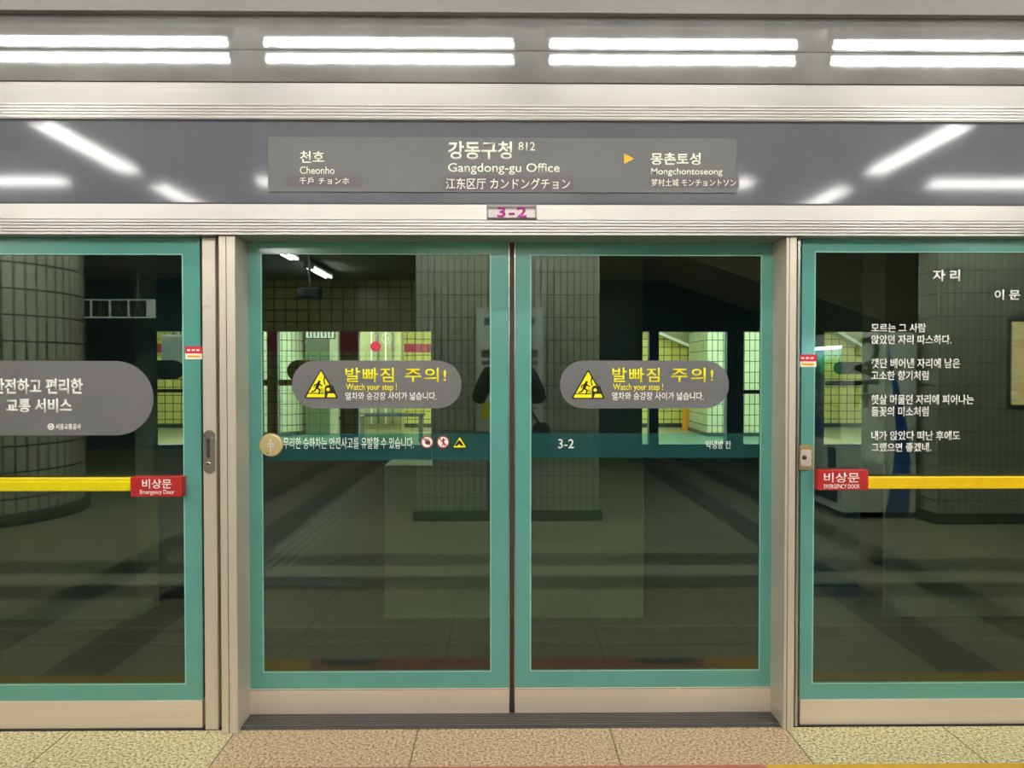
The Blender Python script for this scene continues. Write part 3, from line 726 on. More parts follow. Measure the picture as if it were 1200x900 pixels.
# ------------------------------------------------------------------ boarding strip on the floor in front of the doors
def fl(px, py): # floor point seen mirrored in the sliding doors' glass
    d = ROT @ Vector(((px - 600) / F, -(py - 450) / F, -1.0)); k = -CAM.z / d.z
    return CAM.x + d.x * k, CAM.y + d.y * k
y0, y1 = fl(600, 898.3)[1], -0.476
xs = [P(px, 785, 0.83)[0] for px in (306, 383, 452, 747, 806, 889)]
def strip(name, poly, m, label, cat, z=0.0015):
    mb = MB(); n = len(poly)
    vs = [(p[0], p[1], 0.0) for p in poly] + [(p[0], p[1], z) for p in poly]
    mb.add(vs, [list(range(n))[::-1], list(range(n, 2 * n))] + [[i, (i + 1) % n, (i + 1) % n + n, i + n] for i in range(n)], m)
    return tag(mb.build(name), label, cat)
M['fy'] = plain('floor_yellow_vinyl', (214, 168, 52), 0.5, 0, 0.1, 40); M['fr'] = plain('floor_red_vinyl', (190, 112, 92), 0.5, 0, 0.1, 40); M['fg'] = plain('floor_dark_green_vinyl', (30, 74, 70), 0.5, 0, 0.1, 40)
strip('floor_strip', [(-2.7, y0), (-2.7, y1), (xs[1] - .06, y1), (xs[1], y0)], M['fy'], 'yellow boarding strip on the floor before the left side of the doors', 'floor marking')
strip('floor_strip', [(xs[1] + .004, y0), (xs[1] - .056, y1), (xs[4] + .056, y1), (xs[4] - .004, y0)], M['fr'], 'dull red boarding strip on the floor in front of the doors', 'floor marking')
strip('floor_strip', [(xs[4], y0), (xs[4] + .06, y1), (2.9, y1), (2.9, y0)], M['fy'], 'yellow boarding strip on the floor before the right side of the doors', 'floor marking')
def half(cx, r, m, label):
    poly = [(cx + r * math.cos(a), y1 + 0.012 + 0.07 * math.sin(a)) for a in [PI * k / 16 for k in range(17)]]
    strip('floor_arrow', poly, m, label, 'floor marking', 0.003)
half((xs[1] + xs[2]) / 2, (xs[2] - xs[1]) * .5, M['fg'], 'dark green half-round mark on the floor strip, left of the doors\' centre')
half((xs[3] + xs[4]) / 2 - 0.02, (xs[4] - xs[3]) * .6, M['fg'], 'dark green half-round mark on the floor strip, right of the doors\' centre')

# ------------------------------------------------------------------ the platform behind the camera (seen mirrored in the glass)
RW = 10.5
mb = MB(); xw0, xw1 = -4.45, 1.5
mb.box((xw0, -RW - 0.2, 0), (xw1, -RW, 3.06), M['wtile'])
zp0, zp1 = V(450, 412, RW)[1], V(450, 388, RW)[1]
mb.box((xw0, -RW, zp0), (xw1, -RW + 0.012, zp1), M['pink'])
struct(mb.build('wall_rear'))
mb = MB(); mb.box((XL, -RW - 0.3, 0), (xw0, -RW, 3.06), M['dark']); mb.box((xw1, -RW - 0.3, 0), (XR, -RW, 3.06), M['dark']); struct(mb.build('wall_recess'))  # darkness either side of the tiled wall, painted as navy panels
(lx, lz) = V(453, 396.5, RW); lr = 0.10
mb = MB(); mb.prism(disc(lx, lz, lr), -RW + 0.012, -RW + 0.02, M['paper']); mb.prism(disc(lx, lz, lr * .8), -RW + 0.02, -RW + 0.022, M['greyb'])
for dx in (-.3, .3): mb.box((lx + dx * lr - .012, -RW + .022, lz - lr * .45), (lx + dx * lr + .012, -RW + .024, lz + lr * .45), M['paper'])
tag(mb.build('round_badge'), 'round pale badge with two upright bars on the pink wall band', 'sign')

def pillar(name, x0, x1, r0, depth, label):
    o = thing(name, ((x0 + x1) / 2, -r0 - depth / 2, 0), label, 'pillar')
    mb = MB(); mb.box((x0, -r0 - depth, 0), (x1, -r0, 3.055), M['pillar'], 0.01); mb.build('tiled_shaft', o)
    mb = MB(); ring_b = 0.03
    mb.box((x0 - ring_b, -r0 - depth - ring_b, 0), (x1 + ring_b, -r0 + ring_b, 0.10), M['base'], 0.006); lab(mb.build('baseboard', o), 'dark stone baseboard')
    return o
RP = 3.82
ax0, ax1 = V(487, 500, RP)[0], V(703, 500, RP)[0]
pillar('tiled_pillar', ax0, ax1, RP, 1.3, 'broad pillar of upright pale tiles behind the photographer, carrying a poster')
# poster on it
(px0, pz1), (px1, pz0) = V(557.5, 360, RP - .03), V(637, 506, RP - .03)
o = thing('poster', ((px0 + px1) / 2, -RP + 0.001, pz0), 'pale grey notice poster on the tiled pillar behind the person', 'poster')
mb = MB(); ring(mb, px0, pz0, px1, pz1, px0 + .012, pz0 + .012, px1 - .012, pz1 - .012, -RP + 0.0005, -RP + 0.016, M['lamp']); mb.build('poster_frame', o)
mb = MB(); mb.box((px0 + .012, -RP + 0.0005, pz0 + .012), (px1 - .012, -RP + 0.012, pz1 - .012), M['paper'])
W_, H_ = px1 - px0, pz1 - pz0
for k, (u0, u1, v0, v1, m) in enumerate(((.08, .92, .60, .66, 'ink'), (.08, .92, .54, .57, 'ink'), (.08, .38, .10, .24, 'yellow'), (.42, .92, .22, .235, 'ink'), (.42, .92, .18, .195, 'ink'), (.42, .86, .14, .155, 'ink'), (.42, .90, .10, .115, 'ink'), (.12, .88, .86, .92, 'ink'))):
    mb.box((px0 + u0 * W_, -RP + .012, pz0 + v0 * H_), (px0 + u1 * W_, -RP + .0128, pz0 + v1 * H_), M[m])
mb.build('printed_sheet', o)
bx0 = V(1094, 500, RP, .02)[0]
pillar('tiled_pillar', bx0 + .04, bx0 + 1.75, RP, 0.34, 'tiled pillar beside the drinks machine, carrying a wood-grain board')
(px0, pz1), (px1, pz0) = V(1181, 373, RP, .02), V(1262, 478, RP, .02)
o = thing('picture_board', ((px0 + px1) / 2, -RP + 0.001, pz0), 'wood-grain picture board in a dark frame on the right tiled pillar', 'picture')
mb = MB(); ring(mb, px0, pz0, px1, pz1, px0 + .03, pz0 + .03, px1 - .03, pz1 - .03, -RP + .0005, -RP + .025, M['ink']); mb.build('picture_frame', o)
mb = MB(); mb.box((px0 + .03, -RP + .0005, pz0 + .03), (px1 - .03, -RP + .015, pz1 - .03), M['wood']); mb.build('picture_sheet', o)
# round tiled column on the left
RC, cxr, cyr = 0.95, -5.22, -4.42
o = thing('round_column', (cxr, cyr, 0), 'big round column of pale tiles with dark base at the far left', 'pillar')
mb = MB(); mb.lathe([(RC, 0.0), (RC, 3.055)], (cxr, cyr, 0), M['round'], 72); sh = mb.build('tiled_shaft', o, (cxr, cyr, 0))
mb = MB(); mb.lathe([(RC + .04, 0.0), (RC + .04, 0.105), (RC + .002, 0.11)], (cxr, cyr, 0), M['base'], 72); lab(mb.build('baseboard', o), 'dark stone baseboard')

# drinks machine, its front towards -X, its side towards the doors
RV = 4.05
vx0, vx1 = V(986, 500, RV, .02)[0], V(1075, 500, RV, .02)[0]
vy1 = -RV; vy0 = -RV - 1.08; vh = V(1030, 389, RV, .02)[1]
vm = thing('vending_machine', ((vx0 + vx1) / 2, (vy0 + vy1) / 2, 0), 'white drinks machine with a blue curved stripe on its side beside the pillar', 'vending machine')
mb = MB()
T = .05
mb.box((vx0 + .22, vy0, .06), (vx1, vy1, vh), M['vwhite'], 0.012)          # cabinet
mb.box((vx0 + .02, vy0, .06), (vx0 + .22, vy1, .72), M['vwhite'], 0.01)    # lower front block
mb.box((vx0 + .02, vy0, vh - .12), (vx0 + .22, vy1, vh), M['vwhite'], 0.01)
mb.box((vx0 + .02, vy0, .72), (vx0 + .22, vy0 + T, vh - .12), M['vwhite']); mb.box((vx0 + .02, vy1 - T, .72), (vx0 + .22, vy1, vh - .12), M['vwhite'])
for a in (vx0 + .08, vx1 - .12):
    for b in (vy0 + .06, vy1 - .12): mb.box((a, b, 0), (a + .06, b + .06, .065), M['vdark'])
mb.build('cabinet', vm)
mb = MB(); mb.box((vx0 + .03, vy0 + T, .72), (vx0 + .038, vy1 - T, vh - .12), M['vglass']); mb.build('display_window', vm)
mb = MB(); mb.box((vx0 + .06, vy0 + T + .02, vh - .15), (vx0 + .10, vy1 - T - .02, vh - .125), M['vlamp']); lab(mb.build('display_lamp', vm), 'bright bluish strip lamp')
sh_z = [.74, 1.06, 1.36]
for z in sh_z:
    mb = MB(); mb.box((vx0 + .06, vy0 + T, z), (vx0 + .22, vy1 - T, z + .012), M['chrome']); mb.build('shelf', vm)
mb = MB(); mb.box((vx0 + .004, vy0 + .1, .14), (vx0 + .02, vy1 - .1, .38), M['vdark'], 0.004); mb.box((vx0 - .006, vy0 + .1, .36), (vx0 + .02, vy1 - .1, .385), M['chrome'], 0.003); lab(mb.build('delivery_flap', vm), 'dark delivery flap')
mb = MB(); mb.box((vx0 + .004, vy1 - .30, .46), (vx0 + .02, vy1 - .14, .66), M['vdark'], 0.004)
for k in range(3): mb.box((vx0, vy1 - .28, .49 + k * .05), (vx0 + .004, vy1 - .18, .51 + k * .05), M['chrome'])
lab(mb.build('payment_panel', vm), 'dark payment panel')
# blue swoosh on the side
dxs = vx1 - vx0 - .22; bx = vx0 + .22
swl = []; swr = []
for k in range(13):
    f = k / 12; z = .065 + f * (vh - .11)
    pxl = 1039 + 13 * math.sin(PI * min(1, f * 1.15) * .9) - 3 * f
    pxr = pxl + 27 * (1 - f) ** 1.1 + 0.3
    swl.append((V(pxl, 500, RV, .02)[0], z)); swr.append((V(pxr, 500, RV, .02)[0], z))
mb = MB(); mb.prism(swl + swr[::-1], vy1, vy1 + .002, M['vblue']); lab(mb.build('side_stripe', vm), 'blue curved stripe on the white side')
write('CAFE', None, vy1, M['vdark'], vm, 0.03, label='dark upright lettering on the side', face=1, world=(V(1001, 470, RV, .02)[0], V(1010, 478, RV, .02)[1], V(1031, 400, RV, .02)[0], V(1010, 395, RV, .02)[1]), rot=True)
for iz, z in enumerate(sh_z):
    for k in range(7):
        yb_ = vy0 + .14 + k * .135; m = M[('bottleA', 'bottleC', 'bottleB')[iz]]
        mb = MB(); c = (vx0 + .12, yb_, z + .012)
        mb.lathe([(.001, 0), (.032, 0), (.033, .02), (.033, .13), (.028, .155), (.014, .175), (.013, .20)], c, m, 14)
        b = mb.build('drink_bottle', None, c)
        tag(b, ('blue drink bottle on the lowest lit shelf of the drinks machine', 'white drink bottle on the middle lit shelf of the drinks machine', 'green drink bottle on the top lit shelf of the drinks machine')[iz], 'bottle', ('blue', 'white', 'green')[iz] + ' bottles in the drinks machine')
        mb = MB(); mb.lathe([(.015, .195), (.015, .222), (.012, .225)], c, M['white'], 12); mb.build('bottle_cap', b)

# stair soffit rising to the left above the machine
pts = [V(x_, y_, 6.5) for x_, y_ in ((800, 299), (1120, 408))]
sl = (pts[1][1] - pts[0][1]) / (pts[1][0] - pts[0][0])
xt = pts[0][0] + (3.05 - pts[0][1]) / sl
mb = MB(); xe = 7.3
mb.prism([(xt, 3.05), (xe, pts[0][1] + sl * (xe - pts[0][0])), (xe, 3.05)], -6.5, -8.6, M['stair']); struct(mb.build('wall_stair'))
# hanging way sign with pictograms on the left
RS = 8.0
(sx0, sz1), (sx1, sz0) = V(60, 350.5, RS, .02), V(180, 372.5, RS, .02)
ho = thing('hanging_sign', ((sx0 + sx1) / 2, -RS, sz1), 'long hanging pictogram sign between round column and tiled pillar', 'sign')
mb = MB(); mb.box((sx0, -RS - .06, sz0), (sx1, -RS, sz1), M['lightsign'], 0.004); mb.build('sign_box', ho)
for x in (sx0 + .25, sx1 - .25):
    mb = MB(); mb.tube([(x, -RS - .03, sz1 - .01), (x, -RS - .03, 3.06)], .014, M['chrome'], 8); mb.build('hanger', ho)
hh = sz1 - sz0; cw = hh * .98
for k in range(4):
    xc = V(105 + k * 0, 0, RS, .02)[0] + (k - .6) * cw * 1.02; zc = (sz0 + sz1) / 2
    mb = MB(); mb.box((xc - cw * .45, -RS, zc - hh * .43), (xc + cw * .45, -RS + .003, zc + hh * .43), M['greyb'])
    def s(a, b, wd): mb.prism(stroke((xc - a[0] * hh, zc + a[1] * hh), (xc - b[0] * hh, zc + b[1] * hh), wd * hh), -RS + .003, -RS + .005, M['paper'])
    if k == 0: s((0, -.25), (0, .25), .08); s((0, .25), (.18, .08), .08); s((0, .25), (-.18, .08), .08)
    elif k == 1:
        mb.prism(disc(xc, zc + .22 * hh, .08 * hh, 14), -RS + .003, -RS + .005, M['paper']); s((0, .1), (0, -.1), .16); s((.06, -.1), (.08, -.3), .07); s((-.06, -.1), (-.08, -.3), .07)
    elif k == 2: s((-.25, -.2), (-.1, -.2), .08); s((-.1, -.2), (.1, .1), .08); s((.1, .1), (.25, .1), .08); s((0, .05), (0, .25), .1)
    else:
        mb.prism(disc(xc, zc + .26 * hh, .07 * hh, 14), -RS + .003, -RS + .005, M['paper']); s((.02, .15), (.02, -.05), .08); s((.02, -.05), (-.14, -.05), .07); s((-.14, -.05), (-.2, -.25), .07)
        for j in range(10):
            a0, a1 = PI * .75 + j * PI * 1.2 / 10, PI * .75 + (j + 1) * PI * 1.2 / 10
            s((.02 - .18 * math.cos(a0), -.12 + .18 * math.sin(a0)), (.02 - .18 * math.cos(a1), -.12 + .18 * math.sin(a1)), .05)
    lab(mb.build('pictogram', ho), 'pale pictogram on a grey square')
# security camera hanging on the left
(kx, kz) = V(362, 343, 7.2)
kc = thing('security_camera', (kx, -7.2, kz), 'dark security camera hanging from the ceiling left of the tiled pillar', 'camera')
mb = MB(); mb.tube([(kx, -7.2, kz + .05), (kx, -7.2, 3.06)], .02, M['greyb'], 10); mb.build('hanger', kc)
mb = MB(); mb.box((kx - .16, -7.28, kz - .07), (kx + .16, -7.12, kz + .07), M['vdark'], 0.02); mb.build('camera_body', kc)
mb = MB(); mb.lathe([(.001, .03), (.03, .03), (.045, .02), (.045, 0)], (kx - .16 + .06, -7.12 + .03, kz), M['greyb'], 16, 'y'); mb.build('camera_lens', kc)

# ------------------------------------------------------------------ tracks and the opposite platform
YO = 5.8
ZT = -1.12
slab('floor_track', (XL - 3, 0.25, ZT - .2), (XR + 3, YO + 0.0, ZT), M['track'])
slab('wall_platform_edge', (XL, 0.25, ZT), (XR, 0.4, 0.0), M['track'])
slab('ceiling_track', (XL - 3, 0.2, 3.25), (XR + 3, YO + 0.2, 3.4), M['track'])
for yr in (1.15, 2.6, 4.0):
    mb = MB(); mb.box((XL, yr - .035, ZT + .10), (XR, yr + .035, ZT + .14), M['rail'], 0.006); mb.box((XL, yr - .01, ZT + .02), (XR, yr + .01, ZT + .105), M['rail']); mb.box((XL, yr - .06, ZT), (XR, yr + .06, ZT + .02), M['rail'])
    tag(mb.build('rail'), 'steel rail on the dark track bed, ' + ('first', 'second', 'third')[(1.15, 2.6, 4.0).index(yr)] + ' from the doors', 'rail')
YC = 4.65
def column(a, b, la, lb_):
    xa, xb = P(a, 450, YC)[0], P(b, 450, YC)[0]; pa, pb = P(la, 450, YC)[0], P(lb_, 450, YC)[0]
    mb = MB(); mb.box((xa, YC, ZT), (xb, YC + .5, 3.245), M['column'], 0.01); mb.box((pa, YC - .01, ZT), (pb, YC + .52, P(600, 545, YC)[1]), M['column'], 0.01)
    return mb
for a, b, la, lb_, nm in ((-260, 158, -260, 133, 'left'), (506, 753, 450, 755, 'centre'), (1037, 1480, 1037, 1480, 'right')):
    if nm == 'left': mb = MB(); mb.box((P(a, 450, YC)[0], YC, ZT), (P(b, 450, YC)[0], YC + .5, 3.245), M['column'], 0.01)
    else: mb = column(a, b, la, lb_)
    tag(mb.build('track_column'), 'broad concrete column between the tracks, ' + {'left': 'left of the opening', 'centre': 'behind the door meeting line', 'right': 'right of the opening'}[nm], 'column')
# opposite screen wall: solid top and foot, posts, glass
zw1, zw0 = z_at(388.5, YO), z_at(521, YO)
slab('trim_9', (XL - 3, YO, zw1), (XR + 3, YO + .12, 3.25), M['farframe'])
slab('trim_10', (XL - 3, YO, ZT), (XR + 3, YO + .12, zw0), M['farframe'])
solid = [(-600, -40), (60, 100), (216, 305.5), (313.5, 325), (398.5, 420), (505, 752), (761, 772), (852, 871.5), (925, 966), (1036, 1090), (1240, 1260), (1500, 1900)]
for k, (a, b) in enumerate(solid):
    mb = MB(); mb.box((P(a, 450, YO)[0], YO, zw0), (P(b, 450, YO)[0], YO + .12, zw1), M['farframe'])
    if k in (2, 3, 6, 7): xm = P((a + b) / 2, 450, YO)[0]; mb.box((xm - .006, YO - .006, zw0), (xm + .006, YO, zw1 - .2), M['greyb'])
    struct(mb.build('trim_%d' % (11 + k)))
wn = 0
for k in range(len(solid) - 1):
    a, b = solid[k][1], solid[k + 1][0]; xa, xb = P(a, 450, YO)[0], P(b, 450, YO)[0]; wn += 1
    mb = MB(); mb.box((xa, YO + .05, zw0), (xb, YO + .06, zw1), M['farglass']); wnd = struct(mb.build('window_%d' % wn))
    def farpill(p0, p1, q0=422, q1=447):
        (a_, d_), (b_, c_) = P(p0, q0, YO), P(p1, q1, YO); m_ = MB(); m_.prism(capsule(a_, c_, b_, d_), YO + .046, YO + .05, M['vdark'] if True else None); lab(m_.build('sticker', wnd), 'dark back of a pill-shaped sticker')
    def farbar(q0, q1, p0, p1):
        (a_, d_), (b_, c_) = P(p0, q0, YO), P(p1, q1, YO); m_ = MB(); m_.box((a_, YO + .03, c_), (b_, YO + .05, d_), M['vdark'], 0.004); lab(m_.build('push_bar', wnd), 'dark horizontal bar')
    if k == 1: farpill(163, 213.5, 422, 444.5); farbar(456, 460, 101, 215)
    if k == 2: farbar(445, 452, 306, 313)
    if k == 3: farpill(335, 392); farbar(445, 452, 325.5, 398)
    if k == 7: farbar(457, 461, 872, 924)
    if k == 8: farpill(979, 1030, 424, 438.5); farbar(446, 452, 969, 1035)
# opposite platform
YW = 15.6
slab('floor_opposite', (-9, YO + .12, -.3), (10, YW, 0.0), M['ffloor'])
slab('ceiling_opposite', (-9, YO + .12, 3.06), (10, YW, 3.2), M['bulk'])
mb = MB(); mb.box((-9, YW, 0), (10, YW + .2, 3.06), M['ftile'])
zq1, zq0 = z_at(403, YW), z_at(413, YW)
mb.box((-9, YW - .015, zq0), (P(505, 400, YW)[0], YW, zq1), M['pink']); mb.box((-9, YW - .02, 0), (10, YW, .10), M['base'])
struct(mb.build('wall_opposite'))
mb = MB(); fx, fz = P(440, 406, 10.2); mb.prism(disc(fx, fz, .09), 10.2, 10.26, M['pink']); mb.prism(disc(fx, fz, .055), 10.195, 10.2, M['redtag'])
mb.tube([(fx, 10.23, fz + .08), (fx, 10.23, 3.06)], .012, M['chrome'], 8); tag(mb.build('round_sign'), 'pink round hanging sign over the opposite platform', 'sign')
fcx = P(329, 450, 13.6)[0]
o = thing('round_column', (fcx, 13.6, 0), 'pale tiled round column on the opposite platform', 'pillar')
mb = MB(); mb.lathe([(.52, 0), (.52, 3.055)], (fcx, 13.6, 0), M['fround'], 48); mb.build('tiled_shaft', o, (fcx, 13.6, 0))
mb = MB(); mb.lathe([(.54, 0), (.54, .09), (.521, .095)], (fcx, 13.6, 0), M['base'], 48); mb.build('baseboard', o)
qa, qb = P(829, 450, 13.0)[0], P(905, 450, 13.0)[0]
o = thing('tiled_pillar', ((qa + qb) / 2, 13.6, 0), 'pale square tiled pillar on the opposite platform', 'pillar')
mb = MB(); mb.box((qa, 13.0, 0), (qb, 14.6, 3.055), M['fpillar'], 0.008); mb.build('tiled_shaft', o)
mb = MB(); mb.box((qa - .02, 12.98, 0), (qb + .02, 14.62, .08), M['base'], 0.004); mb.build('baseboard', o)
# stair flank sloping across the opposite wall, twice
def flank(name, p, q, yy):
    (ax, az), (bx_, bz) = P(p[0], p[1], yy), P(q[0], q[1], yy); s_ = (bz - az) / (bx_ - ax); x0 = ax + (3.05 - az) / s_
    mb = MB(); xr = bx_ + 1.2
    mb.prism([(x0, 3.05), (xr, az + s_ * (xr - ax)), (xr, 3.05)], yy, yy + .6, M['cream'])
    mb.prism([(x0, 3.05 - .10), (xr, az + s_ * (xr - ax) - .05), (xr, az + s_ * (xr - ax)), (x0, 3.05)], yy - .03, yy, M['paper'])
    struct(mb.build(name))
flank('wall_stair_flank', (774, 389), (818, 408), 14.9)
flank('wall_stair_side', (985, 388), (1035, 418), 14.9)
xa_, xb_ = P(358, 450, 13.4)[0], P(387, 450, 13.4)[0]; xc_ = P(397, 450, 13.4)[0]
o = thing('lift_shaft', ((xa_ + xc_) / 2, 13.4, 0), 'dull green glazed lift shaft beside the round column on the opposite platform', 'lift')
mb = MB(); mb.box((xa_, 13.4, 0.02), (xb_, 14.9, 3.05), M['liftg'], 0.01); mb.build('lift_wall', o)
mb = MB(); mb.box((xb_, 13.36, 0.0), (xc_, 14.9, 3.05), M['liftp'], 0.01); mb.build('lift_frame', o)
mb = MB(); mb.box((xa_ + .04, 13.39, .05), (xb_ - .04, 13.4, 2.1), M['liftd'], 0.003); mb.build('lift_door', o)
xa_, xb_ = P(421, 450, 12.0)[0], P(470, 450, 12.0)[0]
o = thing('pipe_cabinet', ((xa_ + xb_) / 2, 12.0, 0), 'pale cabinet with upright pipes on the opposite platform', 'cabinet')
mb = MB(); mb.box((xa_, 12.0, 0), (xb_, 12.5, 2.9), M['cream'], 0.01); mb.build('cabinet_body', o)
for k in range(4):
    x_ = xa_ + (.30 + .17 * k) * (xb_ - xa_); mb = MB(); mb.tube([(x_, 11.96, .35), (x_, 11.96, 2.88)], .016 + .008 * (k % 2), M['greyb'] if k % 2 else M['lamp'], 8); mb.build('pipe', o)
mb = MB(); mb.box((xa_ - .1, 11.5, .52), (xb_ + .5, 11.9, .57), M['bluebox'], 0.008)
for x_ in (xa_, xb_ + .4): mb.box((x_, 11.55, 0), (x_ + .05, 11.85, .525), M['bluebox'])
tag(mb.build('bench'), 'dark bench before the pale cabinet on the opposite platform', 'bench')
# grey equipment behind the left window, picture board and bin behind the others
(a_, d_), (b_, c_) = P(188, 392, 8.0), P(214, 440, 8.0)
mb = MB(); mb.box((a_, 8.0, c_), (b_, 8.3, d_), M['greyb'], 0.03); mb.tube([((a_ + b_) / 2, 8.15, d_ - .02), ((a_ + b_) / 2, 8.15, 3.06)], .04, M['greyb'], 10)
tag(mb.build('hanging_monitor'), 'grey hanging monitor seen through the left emergency door', 'monitor')
(a_, d_), (b_, c_) = P(398, 489, 7.0), P(422, 515, 7.0)
mb = MB(); mb.box((a_, 7.0, 0), (b_, 7.35, d_), M['bluebox'], 0.02); mb.box((a_ - .01, 6.99, d_ - .04), (b_ + .01, 7.36, d_ + .01), M['vdark'], 0.008)
tag(mb.build('waste_bin'), 'dark blue bin on the opposite platform', 'bin')
(a_, d_), (b_, c_) = P(800, 478, 14.75), P(808, 497, 14.75)
mb = MB(); mb.box((a_, 14.75, 0), (b_, 14.81, d_), M['orange'], 0.01); mb.box((a_ - .04, 14.7, 0), (b_ + .04, 14.86, .03), M['orange'], 0.008); tag(mb.build('floor_board'), 'orange standing board on the opposite platform floor', 'board')
(a_, d_), (b_, c_) = P(358, 388, 9.0), P(392, 397, 9.0)
mb = MB(); d_ += .03; mb.box((a_, 9.0, c_), (b_, 9.06, d_), M['vdark'], 0.004)
hs = thing('hanging_sign', ((a_ + b_) / 2, 9.0, d_), 'small pictogram sign hanging over the opposite platform', 'sign')
mb.build('sign_box', hs)
n_ = 4; ww = (b_ - a_) / n_
for k in range(n_):
    mb = MB(); x_ = a_ + (k + .5) * ww; zc = (c_ + d_) / 2; h_ = d_ - c_
    mb.box((x_ - ww * .42, 8.996, zc - h_ * .4), (x_ + ww * .42, 9.0, zc + h_ * .4), M['paper'])
    mb.prism(disc(x_, zc + h_ * .2, h_ * .1, 10), 8.993, 8.996, M['vdark']); mb.prism(stroke((x_, zc + h_ * .05), (x_, zc - h_ * .25), h_ * .14), 8.993, 8.996, M['vdark'])
    mb.build('pictogram', hs)
for s_ in (a_ + .06, b_ - .06):
    mb = MB(); mb.tube([(s_, 9.03, d_ - .01), (s_, 9.03, 3.06)], .012, M['chrome'], 8); mb.build('hanger', hs)
for yy in (7.2, 9.6, 11.4):
    for xc in (-6.4, -4.2, -2.0, 0.2, 2.4, 4.6, 6.8):
        lamp('ceiling_lamp', (xc, yy, 2.98), 1.5, 'x', 'twin-tube ceiling lamp over the opposite platform', 'lamps over the opposite platform', M['tubefar'])

# ------------------------------------------------------------------ the photographer
def skin_mesh(name, nodes, edges, mat, parent, sub=2, root=0):
    me = bpy.data.meshes.new(name)
    me.from_pydata([Vector(n[0]) for n in nodes], edges, [])
    o = bpy.data.objects.new(name, me); COL.objects.link(o)
    mo = o.modifiers.new('skin', 'SKIN'); mo.use_smooth_shade = True; mo.branch_smoothing = 0.4
    lay = me.skin_vertices[0].data if len(me.skin_vertices) else None
    if lay is None:
        bm = bmesh.new(); bm.from_mesh(me); bm.verts.layers.skin.verify(); bm.to_mesh(me); bm.free(); lay = me.skin_vertices[0].data
    for i, n in enumerate(nodes):
        r = n[1]; lay[i].radius = (r, r) if not isinstance(r, tuple) else r; lay[i].use_root = (i == root)
    sb = o.modifiers.new('sub', 'SUBSURF'); sb.levels = sub; sb.render_levels = sub
    bpy.context.view_layer.update()
    m2 = bpy.data.meshes.new_from_object(o.evaluated_get(DG())); m2.name = name
    o.modifiers.clear(); o.data = m2; bpy.data.meshes.remove(me)
    m2.materials.clear(); m2.materials.append(mat)
    for p in m2.polygons: p.use_smooth = True; p.material_index = 0
    if parent is not None: o.parent = parent
    return o
PX, PY = 0.045, -3.21
pe = thing('person', (PX, PY, 0), 'person in black jacket and dark trousers raising a phone with both hands, facing the doors', 'person')
N = []; E = []
def nd(p, r, link=None):
    N.append((p, r))
    if link is not None: E.append((link, len(N) - 1))
    return len(N) - 1
pel = nd((0, 0, .95), (.148, .105)); s1 = nd((0, .0, 1.08), (.135, .10), pel); s2 = nd((0, .0, 1.22), (.15, .11), s1); ch = nd((0, -.005, 1.365), (.155, .11), s2)
nk0 = nd((0, -.01, 1.455), (.078, .072), ch); nk = nd((0, -.006, 1.495), (.060, .058), nk0)
h1 = nd((0, .026, 1.545), (.070, .086), nk); h2 = nd((0, .022, 1.605), (.077, .096), h1); h3 = nd((0, .012, 1.665), (.079, .098), h2); nd((0, .008, 1.712), (.052, .062), h3)
nz = nd((0, .122, 1.615), .011, h2); nd((0, .136, 1.594), .0135, nz)
for sx in (-1, 1):
    er1 = nd((sx * .088, .0, 1.61), (.012, .02), h2); nd((sx * .108, -.012, 1.615), (.012, .026), er1)
    sh_ = nd((sx * .165, -.01, 1.40), .058, ch); el_ = nd((sx * .262, .055, 1.155), .043, sh_); fa = nd((sx * .20, .16, 1.26), .036, el_); wr = nd((sx * .108, .245, 1.365), .025, fa)
    pm = nd((sx * .094, .263, 1.395), (.030, .016), wr)
    for j, zf in enumerate((1.428, 1.411, 1.394, 1.378)):
        L = (.058, .052, .054, .062)[j]
        a_ = nd((sx * .097, .278, zf), .0085, pm); b_ = nd((sx * .090, .291, zf), .008, a_); nd((sx * L, .2925, zf + .002), .0072, b_)
    t1 = nd((sx * .080, .252, 1.385), .011, pm); t2 = nd((sx * .062, .259, 1.400), .009, t1); nd((sx * .045, .263, 1.415), .0078, t2)
    hp = nd((sx * .085, .0, .84), .088, pel); kn = nd((sx * .115, .015, .49), .058, hp); cf = nd((sx * .12, -.01, .33), .054, kn); an = nd((sx * .125, -.025, .09), .036, cf); nd((sx * .135, .07, .045), .035, an)
skin_mesh('body', N, E, M['skin'], pe)
# jacket
N = []; E = []
b0_ = nd((0, 0, .80), (.186, .142)); b1_ = nd((0, 0, .98), (.180, .135), b0_); b2_ = nd((0, 0, 1.18), (.180, .136), b1_); b3_ = nd((0, -.005, 1.355), (.182, .132), b2_); nd((0, -.012, 1.485), (.085, .080), b3_)
for sx in (-1, 1):
    a_ = nd((sx * .178, -.01, 1.398), .080, b3_); b_ = nd((sx * .268, .055, 1.155), .068, a_); c_ = nd((sx * .20, .165, 1.265), .056, b_); nd((sx * .122, .232, 1.348), .044, c_)
lab(skin_mesh('jacket', N, E, M['jacket'], pe), 'black zipped jacket')
N = []; E = []
tw_ = nd((0, 0, 1.02), (.150, .112)); t0_ = nd((0, 0, .92), (.165, .122), tw_)
for sx in (-1, 1):
    a_ = nd((sx * .094, 0, .76), .098, t0_); b_ = nd((sx * .117, .01, .49), .078, a_); nd((sx * .125, -.02, .10), .062, b_)
lab(skin_mesh('trousers', N, E, M['trousers'], pe), 'dark trousers')
